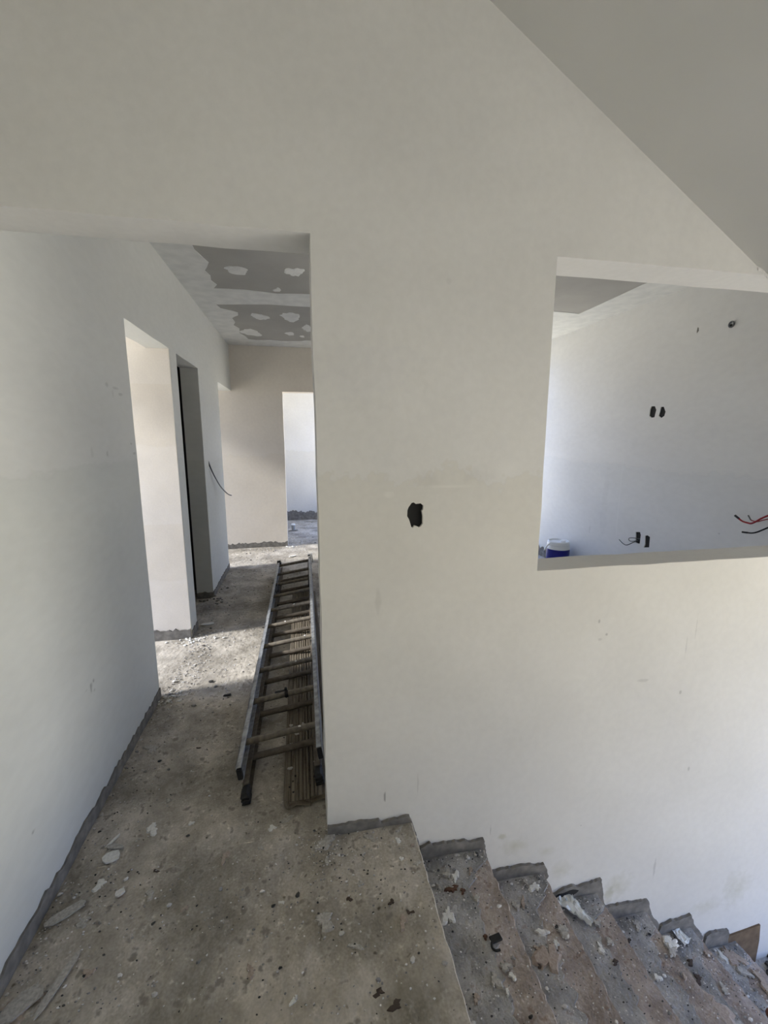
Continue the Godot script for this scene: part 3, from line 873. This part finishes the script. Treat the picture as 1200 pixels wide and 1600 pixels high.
func crumbs() -> void:
	var mm := MultiMesh.new()
	mm.transform_format = MultiMesh.TRANSFORM_3D
	mm.use_colors = true
	var st := begin()
	lump(st, Vector3.ZERO, Vector3(1, 0.5, 0.8), 0.4, 3, 6)
	mm.mesh = st.commit()
	var spots := []
	for i in 900:
		spots.append(Vector3(lerpf(XL + 0.02, 0.38, pow(rng.randf(), 1.3)), 0.004, lerpf(FW, -0.75, rng.randf())))
	for i in 260:
		spots.append(Vector3(lerpf(XL + 0.02, XL + 0.3, pow(rng.randf(), 1.8)), 0.004, lerpf(-2.5, -0.95, rng.randf())))
	for i in 160:
		spots.append(Vector3(0.05 + rng.randfn(0, 0.05), 0.004, -1.40 + rng.randfn(0, 0.06)))
	for i in 900:
		spots.append(Vector3(lerpf(XL, 0.1, rng.randf()), 0.004, lerpf(-1.5, -6.1, rng.randf())))
	for i in 260:
		spots.append(Vector3(-0.85 + absf(rng.randfn(0, 0.12)), 0.005, lerpf(-2.5, -3.5, rng.randf())))
	for i in 220:
		spots.append(Vector3(lerpf(XL, 0.3, rng.randf()), 0.0, lerpf(-6.0, -8.0, rng.randf())))
	for i in 120:
		spots.append(Vector3(lerpf(-0.85, -0.2, rng.randf()), 0.005, -6.08 + absf(rng.randfn(0, 0.12))))
	for k in range(1, 7):
		for i in 420:
			var z := lerpf(-1.44, -0.8, pow(rng.randf(), 1.6))
			spots.append(Vector3(lerpf(nose(k - 1, z) + 0.01, nose(k, z) - 0.015, rng.randf()), ys[k] + 0.011, z))
	mm.instance_count = spots.size()
	for i in spots.size():
		var p: Vector3 = spots[i]
		var big := rng.randf() < 0.07 and i % 3 > 0
		var s := rng.randf_range(0.0012, 0.0035) * (2.4 if big else 1.0)
		if p.z < -2.4:
			s *= 1.6
		mm.set_instance_transform(i, Transform3D(Basis.from_euler(Vector3(rng.randf_range(-0.3, 0.3), rng.randf() * TAU, rng.randf_range(-0.3, 0.3))).scaled(Vector3(s * 1.3, s, s)), p + Vector3(0, 0.006 * rel(p.x, p.z), 0)))
		var t := rng.randf()
		var g := rng.randf_range(0.5, 0.75) if t < 0.42 else (rng.randf_range(0.2, 0.35) if t < 0.82 else rng.randf_range(0.03, 0.08))
		mm.set_instance_color(i, Color(g, g * 0.97, g * 0.92))
	var o := MultiMeshInstance3D.new()
	o.multimesh = mm
	o.material_override = M.crumb
	o.name = "plaster_crumbs"
	add_child(o, true)
	tag(o, "white, grey and dark crumbs of plaster scattered over floor and stairs", "debris", "", "stuff")

# ---------------------------------------------------------------- things
func channel(st: SurfaceTool, x: float, side: float, y0: float, h: float, w: float, z0: float, z1: float) -> void:
	# a C-shaped rail: web at x, two flanges towards side
	var t := 0.005
	box(st, Vector3(min(x, x + t * side), y0, z1), Vector3(max(x, x + t * side), y0 + h, z0), Transform3D(), 0.001)
	for yy in [y0, y0 + h - t]:
		box(st, Vector3(min(x, x + w * side), yy, z1), Vector3(max(x, x + w * side), yy + t, z0), Transform3D(), 0.001)

func ladder() -> void:
	var root := thing("extension_ladder", "two-section metal extension ladder lying in the corridor beside the wall edge", "ladder", Vector3(-0.298, 0.004, -1.655))
	root.basis = Basis(Vector3.UP, -0.0085) * Basis(Vector3.BACK, 0.148)
	var w := 0.372
	# lower section: rails under the upper ones
	for s in [0, 1]:
		var st := begin()
		channel(st, 0.018 if s == 0 else w - 0.018, 1.0 if s == 0 else -1.0, 0.0, 0.058, 0.026, -0.05, -3.24)
		obj("lower_rail", st, M.under, root)
		st = begin()
		channel(st, 0.0 if s == 0 else w, 1.0 if s == 0 else -1.0, 0.066, 0.064, 0.024, -0.07, -3.20)
		var ur := obj("upper_rail", st, M.alu, root)
		ur.set_meta("label", "pale worn aluminium side rail")
	for k in 9:
		var st := begin()
		tube(st, [Vector3(0.02, 0.03, -0.245 - 0.322 * k), Vector3(w - 0.02, 0.03, -0.245 - 0.322 * k)], 0.0155, 12)
		obj("lower_rung", st, M.under, root)
	for k in 10:
		var st := begin()
		tube(st, [Vector3(0.003, 0.098, -0.27 - 0.323 * k), Vector3(w - 0.003, 0.098, -0.27 - 0.323 * k)], 0.0155, 12)
		obj("upper_rung", st, M.grimy, root)
	for s in [0, 1]:
		var st := begin()
		var x := 0.030 if s == 0 else w - 0.030
		box(st, Vector3(x - 0.016, -0.003, -0.07), Vector3(x + 0.016, 0.05, 0.0), Transform3D(), 0.008)
		for r in 3:
			box(st, Vector3(x - 0.018, 0.002 + 0.016 * r, -0.05), Vector3(x + 0.018, 0.010 + 0.016 * r, 0.003), Transform3D(), 0.002)
		obj("rubber_foot", st, M.rubber, root)
		st = begin()
		x = 0.012 if s == 0 else w - 0.012
		box(st, Vector3(x - 0.0105, 0.072, -0.085), Vector3(x + 0.0105, 0.124, -0.062), Transform3D(), 0.003)
		obj("end_cap", st, M.rubber, root)
	# rope roller at the far left end, hook bracket at the far right end
	var st := begin()
	tube(st, [Vector3(-0.006, 0.118, -3.235), Vector3(0.034, 0.118, -3.235)], 0.026, 16)
	obj("roller", st, M.rubber, root)
	st = begin()
	tube(st, [Vector3(-0.012, 0.118, -3.235), Vector3(0.040, 0.118, -3.235)], 0.007, 10)
	obj("axle", st, M.alu, root)
	st = begin()
	box(st, Vector3(w - 0.006, 0.05, -3.30), Vector3(w + 0.004, 0.135, -3.14), Transform3D(), 0.002)
	box(st, Vector3(w - 0.03, 0.12, -3.30), Vector3(w + 0.004, 0.135, -3.26), Transform3D(), 0.002)
	box(st, Vector3(w + 0.012, 0.06, -3.26), Vector3(w + 0.022, 0.15, -3.18), Transform3D(), 0.002)
	obj("guide_bracket", st, M.alu, root)
	# locking hooks on both sides near the far end
	for s in [0, 1]:
		st = begin()
		var x := 0.032 if s == 0 else w - 0.038
		box(st, Vector3(x, 0.03, -2.62), Vector3(x + 0.008, 0.115, -2.42), Transform3D(), 0.003)
		box(st, Vector3(x, 0.085, -2.42), Vector3(x + 0.008, 0.118, -2.30), Transform3D(), 0.003)
		box(st, Vector3(x - 0.004, 0.02, -2.50), Vector3(x + 0.03, 0.035, -2.38), Transform3D(Basis(Vector3.BACK, 0.3 if s == 0 else -0.3), Vector3.ZERO), 0.003)
		obj("locking_hook", st, M.rubber, root)
	# the black strap clip round the second rung
	st = begin()
	var zc := -0.27 - 0.323
	tube(st, [Vector3(0.185, 0.098, zc), Vector3(0.203, 0.098, zc)], 0.0185, 14)
	box(st, Vector3(0.187, 0.108, zc - 0.01), Vector3(0.200, 0.135, zc + 0.004), Transform3D(), 0.002)
	box(st, Vector3(0.13, 0.105, zc - 0.03), Vector3(0.187, 0.112, zc - 0.012), Transform3D(), 0.002)
	obj("strap_clip", st, M.rubber, root)
	for e in [[0.27, 0.1145, -0.268], [0.24, 0.114, -0.91], [0.21, 0.115, -1.88], [0.30, 0.115, -1.24], [0.15, 0.115, -1.56]]:
		st = begin()
		blob(st, Vector3(e[0], e[1] - 0.002, e[2]), Vector3.UP, Vector3.RIGHT, 0.008, 0.006, 0.003, 0.4, 10)
		obj("paint_drip", st, M.pale, root)

func plank(label: String, x0: float, x1: float, z0: float, z1: float, h: float, grooves: Array, round_left: float) -> void:
	var root := thing("scaffold_plank", label, "plank", Vector3((x0 + x1) / 2, 0.004, z0), "old planks under the ladder")
	var c := (x0 + x1) / 2
	# cross-section with saw grooves along the top, swept from the near end to the far end
	var top := []
	var xs := []
	for g in grooves:
		xs.append_array([g - 0.004, g, g + 0.004])
	var prof := [Vector2(x0 - c, 0), Vector2(x0 - c, h - 0.006), Vector2(x0 - c + 0.006, h)]
	for i in xs.size():
		prof.append(Vector2(xs[i] - c, h - (0.005 if i % 3 == 1 else 0.0)))
	prof.append_array([Vector2(x1 - c - 0.006, h), Vector2(x1 - c, h - 0.006), Vector2(x1 - c, 0)])
	var st := begin()
	var n := 40
	var rows := []
	for j in n + 1:
		var t := float(j) / n
		var z := (z1 - z0) * t * t if t < 0.3 else lerpf((z1 - z0) * 0.09, z1 - z0, (t - 0.3) / 0.7)
		var row := []
		for p in prof:
			var pinch := 0.0
			if round_left > 0 and absf(z) < round_left:
				var q := 1.0 - absf(z) / round_left
				pinch = round_left * (1.0 - sqrt(maxf(0.0, 1.0 - q * q))) * 0.8
			var x: float = maxf(p.x, x0 - c + pinch)
			var y: float = p.y - (0.004 * (1.0 - absf(z) / 0.02) if absf(z) < 0.02 and p.y > 0 else 0.0) + (0.0012 * rel(p.x * 3, z) if p.y > 0 else 0.0)
			row.append(Vector3(x, y, z))
		rows.append(row)
	for j in n:
		for i in prof.size() - 1:
			var a: Vector3 = rows[j][i]
			var b: Vector3 = rows[j][i + 1]
			var e: Vector3 = rows[j + 1][i + 1]
			var g: Vector3 = rows[j + 1][i]
			var nn := (b - a).cross(g - a)
			if nn.length() < 1e-12:
				continue
			nn = nn.normalized()
			if nn.dot(Vector3((a.x + b.x) * 2, 0.3, 0)) < 0:
				nn = -nn
			var uv := [Vector2(a.z * 1.3, a.x * 4 + a.y), Vector2(b.z * 1.3, b.x * 4 + b.y), Vector2(e.z * 1.3, e.x * 4 + e.y), Vector2(g.z * 1.3, g.x * 4 + g.y)]
			tri(st, [a, b, e], nn, [uv[0], uv[1], uv[2]])
			tri(st, [a, e, g], nn, [uv[0], uv[2], uv[3]])
	for e2 in [0, n]:
		var mid := Vector3(0, h * 0.4, rows[e2][0].z)
		for i in prof.size() - 1:
			tri(st, [mid, rows[e2][i], rows[e2][i + 1]], Vector3.BACK if e2 == 0 else Vector3.FORWARD, [Vector2(0, 0), Vector2(rows[e2][i].x * 3, rows[e2][i].y * 3), Vector2(rows[e2][i + 1].x * 3, rows[e2][i + 1].y * 3)])
	obj("board", st, M.wood, root)
	for k in 5:
		st = begin()
		var x := rng.randf_range(x0 - c + 0.02, x1 - c - 0.02)
		blob(st, Vector3(x, h, -rng.randf_range(0.03, 0.5)), Vector3.UP, Vector3.RIGHT, rng.randf_range(0.006, 0.014), rng.randf_range(0.008, 0.02), 0.002, 0.5, 12)
		obj("plaster_splash", st, M.splat, root)
	for k in 4:
		st = begin()
		var x := rng.randf_range(x0 - c + 0.015, x1 - c - 0.015)
		tube(st, [Vector3(x, h - 0.004, -0.04 - 0.03 * k), Vector3(x, h + 0.002, -0.045 - 0.03 * k)], 0.004, 8)
		obj("nail", st, M.rubber, root)

func wire(called: String, label: String, pts: Array, r: float, m: Material, category := "wire", tip: Material = null, parent: Node = null) -> MeshInstance3D:
	var st := begin()
	tube(st, smooth_path(pts), r, 8)
	var o := obj(called, st, m, parent)
	if parent == null:
		tag(o, label, category)
	if tip:
		st = begin()
		var d: Vector3 = (pts[-1] - pts[-2]).normalized()
		tube(st, [pts[-1] - d * 0.035, pts[-1] + d * 0.002], r * 1.25, 8)
		obj("taped_end", st, tip, o)
	return o

func kitchen() -> void:
	# water jug with blue body and white collar
	var jug := thing("water_jug", "blue cooler jug with a white screw lid by the kitchen wall", "jug", Vector3(2.915, 0.004, -4.40))
	var st := begin()
	lathe(st, [Vector2(0, 0), Vector2(0.110, 0), Vector2(0.120, 0.008), Vector2(0.124, 0.10), Vector2(0.127, 0.20), Vector2(0.128, 0.262), Vector2(0.118, 0.270), Vector2(0, 0.270)], 40)
	obj("body", st, M.blue, jug)
	st = begin()
	lathe(st, [Vector2(0.118, 0.262), Vector2(0.131, 0.262), Vector2(0.132, 0.272), Vector2(0.125, 0.280), Vector2(0.125, 0.288), Vector2(0.121, 0.294), Vector2(0.121, 0.306), Vector2(0.123, 0.312), Vector2(0.119, 0.340), Vector2(0.112, 0.350), Vector2(0.104, 0.350), Vector2(0.101, 0.335), Vector2(0.04, 0.330), Vector2(0, 0.330)], 40)
	obj("lid", st, M.white_plastic, jug)
	st = begin()
	lathe(st, [Vector2(0, 0.329), Vector2(0.028, 0.329), Vector2(0.028, 0.352), Vector2(0.022, 0.358), Vector2(0, 0.358)], 20, Vector3(0.045, 0, 0.02))
	obj("spout_cap", st, M.white_plastic, jug)
	st = begin()
	var hp := []
	for k in 9:
		var a := PI * k / 8.0
		hp.append(Vector3(-0.127 - 0.045 * sin(a), 0.305 - 0.06 * (k / 8.0), 0.03))
	tube(st, smooth_path([Vector3(-0.122, 0.325, 0.02), Vector3(-0.150, 0.305, 0.02), Vector3(-0.178, 0.265, 0.02), Vector3(-0.186, 0.245, 0.02)], 4), 0.008, 8)
	obj("handle", st, M.white_plastic, jug)
	# cables out of the wall
	var w := wire("loose_wire", "thin grey wire curling out of the lower socket hole in the kitchen wall", [Vector3(XR + 0.02, 0.575, -3.405), Vector3(XR - 0.02, 0.562, -3.43), Vector3(XR - 0.035, 0.529, -3.474), Vector3(XR - 0.04, 0.516, -3.506), Vector3(XR - 0.04, 0.524, -3.549), Vector3(XR - 0.03, 0.545, -3.61)], 0.0035, M.cable)
	st = begin()
	tube(st, smooth_path([Vector3(XR + 0.01, 0.60, -3.39), Vector3(XR - 0.02, 0.600, -3.44), Vector3(XR - 0.03, 0.588, -3.482), Vector3(XR - 0.03, 0.567, -3.479), Vector3(XR - 0.02, 0.564, -3.452), Vector3(XR + 0.01, 0.58, -3.42)]), 0.0035, 8)
	obj("wire_loop", st, M.grey_cable, w)
	wire("power_cable", "thicker dark red cable, longest of those hanging at the right edge", [Vector3(XR + 0.0, 1.06, -2.18), Vector3(XR - 0.04, 1.03, -2.26), Vector3(XR - 0.05, 0.998, -2.309), Vector3(XR - 0.06, 0.973, -2.333), Vector3(XR - 0.06, 0.952, -2.364), Vector3(XR - 0.06, 0.951, -2.392), Vector3(XR - 0.06, 0.957, -2.431), Vector3(XR - 0.06, 0.985, -2.482)], 0.006, M.red, "cable", M.cable)
	wire("power_cable", "short thin red cable curling up above the longer dark red one", [Vector3(XR + 0.0, 1.04, -2.17), Vector3(XR - 0.03, 1.01, -2.25), Vector3(XR - 0.04, 0.985, -2.307), Vector3(XR - 0.05, 0.970, -2.332), Vector3(XR - 0.05, 0.969, -2.36), Vector3(XR - 0.05, 0.975, -2.381), Vector3(XR - 0.05, 1.0, -2.40)], 0.0035, M.red, "cable", M.grey_cable)
	wire("power_cable", "black cable hanging below the two red cables at the right edge", [Vector3(XR + 0.0, 1.0, -2.16), Vector3(XR - 0.03, 0.955, -2.25), Vector3(XR - 0.04, 0.921, -2.298), Vector3(XR - 0.05, 0.898, -2.328), Vector3(XR - 0.05, 0.885, -2.36), Vector3(XR - 0.05, 0.880, -2.40), Vector3(XR - 0.05, 0.878, -2.423)], 0.005, M.black, "cable", M.black)
	# ring of a conduit high on the wall
	st = begin()
	for k in 20:
		var a := TAU * k / 20
		var b := TAU * (k + 1) / 20
		tube(st, [Vector3(XR - 0.006, 2.333 + 0.019 * sin(a), -2.746 + 0.019 * cos(a)), Vector3(XR - 0.006, 2.333 + 0.019 * sin(b), -2.746 + 0.019 * cos(b))], 0.0055, 6)
	var ring := obj("conduit_end", st, M.grey_cable)
	tag(ring, "small grey conduit ring high on the kitchen wall near the corner", "conduit")
	st = begin()
	lathe(st, [Vector2(0, 0), Vector2(0.011, 0), Vector2(0.011, 0.003), Vector2(0, 0.003)], 12)
	var bore := obj("bore", st, M.black, ring)
	bore.transform = Transform3D(Basis(Vector3.BACK, PI / 2), Vector3(XR - 0.001, 2.326, -2.752))

func small_things() -> void:
	# cable hanging on the corridor wall
	var a := [Vector3(XL - 0.01, 1.315, -4.43), Vector3(XL + 0.012, 1.233, -4.45), Vector3(XL + 0.03, 1.13, -4.56), Vector3(XL + 0.05, 1.02, -4.72), Vector3(XL + 0.085, 0.93, -4.88), Vector3(XL + 0.11, 0.905, -4.94)]
	var w := wire("loose_wire", "black twin cable hanging from the corridor wall past the dark opening", a, 0.0055, M.cable)
	var b := []
	for i in a.size():
		b.append(a[i] + Vector3(0.006, -0.016 * sin(PI * i / 5.0), -0.012 * sin(PI * i / 5.0)))
	var st := begin()
	tube(st, smooth_path(b), 0.004, 8)
	obj("second_core", st, M.grey_cable, w)
	# capped pipe stub in the far room
	var pipe := thing("pipe_stub", "short capped pipe standing on the floor of the far room", "pipe", Vector3(-0.153, -0.012, -7.25))
	st = begin()
	lathe(st, [Vector2(0, 0), Vector2(0.028, 0), Vector2(0.028, 0.10), Vector2(0, 0.10)], 20)
	obj("pipe_body", st, M.pvc, pipe)
	st = begin()
	lathe(st, [Vector2(0, 0.098), Vector2(0.036, 0.098), Vector2(0.037, 0.112), Vector2(0.030, 0.120), Vector2(0, 0.122)], 20)
	obj("cap", st, M.white_plastic, pipe)
	st = begin()
	blob(st, Vector3(0, 0.004, 0.01), Vector3.UP, Vector3.RIGHT, 0.075, 0.05, 0.012, 0.4, 16)
	obj("mortar_collar", st, M.mortar, pipe)
	# torn plastic on the fourth tread
	film("plastic_scrap", "torn crumpled white plastic sheet lying on the stairs by the wall", Vector3(1.125, ys[3] + 0.008, -1.415), 0.115, 0.20, 0.045, 0.35, [Vector2(-0.9, 1.0), Vector2(0.1, 0.9), Vector2(0.2, 1.05), Vector2(1.0, 0.55), Vector2(0.7, 0.25), Vector2(0.35, -0.95), Vector2(0.0, -1.0), Vector2(-0.5, -0.2), Vector2(-0.8, 0.3), Vector2(-0.6, 0.6)])
	film("plastic_scrap", "small torn white plastic flake on the lower steps", Vector3(1.765, ys[5] + 0.012, -1.425), 0.075, 0.085, 0.014, -0.2, [Vector2(-0.9, 0.8), Vector2(-0.5, 0.6), Vector2(0.0, 0.3), Vector2(0.15, 1.0), Vector2(0.35, 0.5), Vector2(0.5, -0.2), Vector2(1.0, -0.3), Vector2(0.3, -0.8), Vector2(-0.3, -1.0), Vector2(-0.7, -0.2)])
	# bent black clip on the first step down
	var clip := thing("plastic_clip", "bent black plastic clip on the first step below the landing", "clip", Vector3(0.612, ys[1] + 0.011, -1.125))
	st = begin()
	box(st, Vector3(-0.021, 0.0, -0.012), Vector3(0.021, 0.007, 0.012), Transform3D(Basis(Vector3.UP, 0.15), Vector3.ZERO), 0.002)
	obj("clip_body", st, M.rubber, clip)
	st = begin()
	tube(st, smooth_path([Vector3(-0.018, 0.004, 0.008), Vector3(-0.024, 0.004, 0.024), Vector3(-0.016, 0.004, 0.034), Vector3(0.0, 0.004, 0.035)]), 0.004, 8)
	obj("clip_hook", st, M.rubber, clip)
	# loose chips and strips on the landing
	chip("plaster_chip", "white square plaster chip on the landing near the left wall", Vector3(-0.732, 0.006, -1.512), 0.030, 0.024, 0.007, 0.3, M.pale)
	chip("plaster_chip", "narrow pale plaster sliver just behind the white square chip", Vector3(-0.733, 0.006, -1.555), 0.036, 0.010, 0.005, -0.25, M.splat)
	chip("plaster_chip", "small rounded white chip beside the left wall, nearer than the square one", Vector3(-0.648, 0.006, -1.369), 0.017, 0.012, 0.006, 0.6, M.pale)
	chip("plaster_strip", "long pale plaster strip lying askew by the left wall", Vector3(-0.721, 0.006, -1.135), 0.012, 0.085, 0.004, -0.28, M.splat)
	chip("plaster_strip", "flat pale grey strip at the foot of the left wall", Vector3(-0.800, 0.006, -1.33), 0.060, 0.018, 0.005, 0.55, M.splat)
	chip("plaster_strip", "thin white splinter near the mortar band of the left wall", Vector3(-0.752, 0.006, -1.585), 0.006, 0.034, 0.003, -0.5, M.pale)
	chip("plaster_chip", "large pale plaster flake in the bottom left corner", Vector3(-0.796, 0.006, -1.10), 0.052, 0.030, 0.006, 0.7, M.splat)
	chip("wood_splinter", "small dark splinter on the corridor floor left of the ladder", Vector3(-0.475, 0.008, -2.49), 0.024, 0.008, 0.008, 0.2, M.rubber)
	chip("plaster_strip", "white flat strip on the corridor floor at the end of the short pier", Vector3(-0.80, 0.006, -3.58), 0.055, 0.022, 0.006, 0.1, M.pale)
	chip("plaster_strip", "pale narrow piece lying beyond the far end of the ladder", Vector3(-0.135, 0.008, -5.55), 0.055, 0.020, 0.010, 0.5, M.pale)
	# heaps of broken plaster
	heap("plaster_heap", "heap of broken white plaster at the foot of the pier between two openings", Vector3(-0.84, 0.0, -3.32), 40, 0.075, 0.013, M.pale)
	heap("plaster_heap", "broken white plaster at the near corner of the first opening", Vector3(-0.815, 0.0, -2.53), 34, 0.06, 0.012, M.pale)
	heap("plaster_heap", "small white plaster heap at the corner of the far wall", Vector3(-0.17, 0.0, -6.05), 14, 0.05, 0.018, M.pale)
	heap("mortar_heap", "dark mortar crumbs in front of the dark opening", Vector3(-0.86, 0.0, -4.16), 14, 0.06, 0.018, M.mortar)
	heap("rubble", "dark broken rubble at the bottom of the visible stairs", Vector3(2.36, ys[7] + 0.01, -1.39), 18, 0.07, 0.045, M.dim)
	# brown round-ended stick at the right edge
	st = begin()
	tube(st, smooth_path([Vector3(1.97, ys[6] + 0.02, -1.02), Vector3(1.945, -0.98, -1.085), Vector3(1.925, -0.93, -1.12)], 4), 0.022, 14)
	lump(st, Vector3(1.925, -0.93, -1.12), Vector3(0.0225, 0.0225, 0.0225), 0.0, 8, 14)
	tag(obj("wooden_stick", st, M.stick), "brown round-ended stick on the stairs at the lower right edge", "stick")

func film(called: String, label: String, at: Vector3, w: float, l: float, high: float, turn: float, outline: Array) -> void:
	var poly := PackedVector2Array(outline)
	var n := 14
	var st := begin()
	var grid := []
	for j in n + 1:
		var row := []
		for i in n + 1:
			var p := Vector2(-1 + 2.0 * i / n, -1 + 2.0 * j / n)
			if not Geometry2D.is_point_in_polygon(p, poly):
				var best := Vector2.ZERO
				var bd := 1e9
				for k in poly.size():
					var q := Geometry2D.get_closest_point_to_segment(p, poly[k], poly[(k + 1) % poly.size()])
					if q.distance_squared_to(p) < bd:
						bd = q.distance_squared_to(p)
						best = q
				p = best
			var y: float = high * (0.45 + 0.55 * rel(p.x * 0.5 + at.x, p.y * 0.4 + 3.0) + 0.25 * absf(rel(p.x * 1.1, p.y * 1.1 + 7)))
			row.append(Basis(Vector3.UP, turn) * Vector3(p.x * w / 2, maxf(0.001, y), -p.y * l / 2))
		grid.append(row)
	for j in n:
		for i in n:
			for s in [0.0, -0.0012]:
				var u := Vector3(0, s, 0)
				quad(st, grid[j][i] + u, grid[j][i + 1] + u, grid[j + 1][i + 1] + u, grid[j + 1][i] + u, Vector3.UP if s == 0.0 else Vector3.DOWN)
	var o := obj(called, st, M.film)
	o.position = at
	tag(o, label, "scrap")

func chip(called: String, label: String, at: Vector3, ra: float, rb: float, h: float, turn: float, m: Material) -> void:
	var st := begin()
	var poly := []
	for k in 9:
		var a := TAU * k / 9.0
		var c := Vector2(cos(a), sin(a))
		var sq: float = 1.0 / maxf(absf(c.x), absf(c.y))
		poly.append(Vector2(c.x * ra, c.y * rb) * lerpf(1.0, sq, 0.6) * rng.randf_range(0.8, 1.0))
	prism(st, frame(Vector3(0, h, 0), Vector3(cos(turn), 0, -sin(turn)), Vector3(-sin(turn), 0, -cos(turn))), poly, [], h)
	var o := obj(called, st, m)
	o.position = at
	tag(o, label, called.get_slice("_", 1))

func heap(called: String, label: String, at: Vector3, count: int, spread: float, size: float, m: Material) -> void:
	var st := begin()
	for k in count:
		var s := size * rng.randf_range(0.35, 1.0)
		lump(st, Vector3(rng.randfn(0, spread), s * 0.35, rng.randfn(0, spread * 0.7)), Vector3(s, s * 0.5, s * 0.8), 0.4, 4, 7)
	var o := obj(called, st, m)
	o.position = at
	tag(o, label, "debris", "", "stuff")

# ----------------------------------------------------------------
func _ready() -> void:
	rng.seed = 20240611
	var cam := Camera3D.new()
	cam.name = "camera"
	cam.fov = 2.0 * rad_to_deg(atan(800.0 / 673.0))
	cam.near = 0.02
	cam.position = Vector3(0, 1.53, 0)
	cam.basis = Basis(Vector3.UP, deg_to_rad(-10.94)) * Basis(Vector3.RIGHT, deg_to_rad(-9.78))
	add_child(cam)
	cam.current = true
	var sky_mat := ProceduralSkyMaterial.new()
	sky_mat.sky_top_color = Color(0.76, 0.98, 1.38)
	sky_mat.sky_horizon_color = Color(0.93, 1.09, 1.38)
	sky_mat.ground_horizon_color = Color(1.64, 1.60, 1.50)
	sky_mat.ground_bottom_color = Color(1.64, 1.60, 1.50)
	sky_mat.sun_angle_max = 1.0
	sky_mat.energy_multiplier = 1.0
	var sky := Sky.new()
	sky.sky_material = sky_mat
	var env := Environment.new()
	env.background_mode = Environment.BG_SKY
	env.sky = sky
	env.ambient_light_source = Environment.AMBIENT_SOURCE_SKY
	env.tonemap_mode = Environment.TONE_MAPPER_LINEAR
	env.tonemap_exposure = 1.85
	env.sdfgi_enabled = true
	env.ssao_enabled = true
	env.ssil_enabled = true
	var we := WorldEnvironment.new()
	we.name = "world"
	we.environment = env
	add_child(we)
	var sun := DirectionalLight3D.new()
	sun.name = "sun"
	sun.light_color = Color(1.0, 0.99, 0.97)
	sun.light_energy = 1.08
	sun.light_angular_distance = 8.0
	sun.shadow_enabled = true
	sun.sky_mode = DirectionalLight3D.SKY_MODE_LIGHT_ONLY
	add_child(sun)
	sun.look_at_from_position(Vector3(-8, 4.45, 1.3), Vector3.ZERO, Vector3.UP)
	materials()
	setting()
	ladder()
	plank("grooved weathered plank with rounded end, left one under the ladder", -0.115, -0.003, -1.605, -4.1, 0.040, [-0.085, -0.066, -0.05, -0.032, -0.018], 0.03)
	plank("weathered plank half hidden by the wall edge, right one under the ladder", -0.001, 0.105, -1.618, -4.1, 0.039, [0.016, 0.03, 0.05, 0.07], 0.0)
	kitchen()
	splashes()
	small_things()
	crumbs()
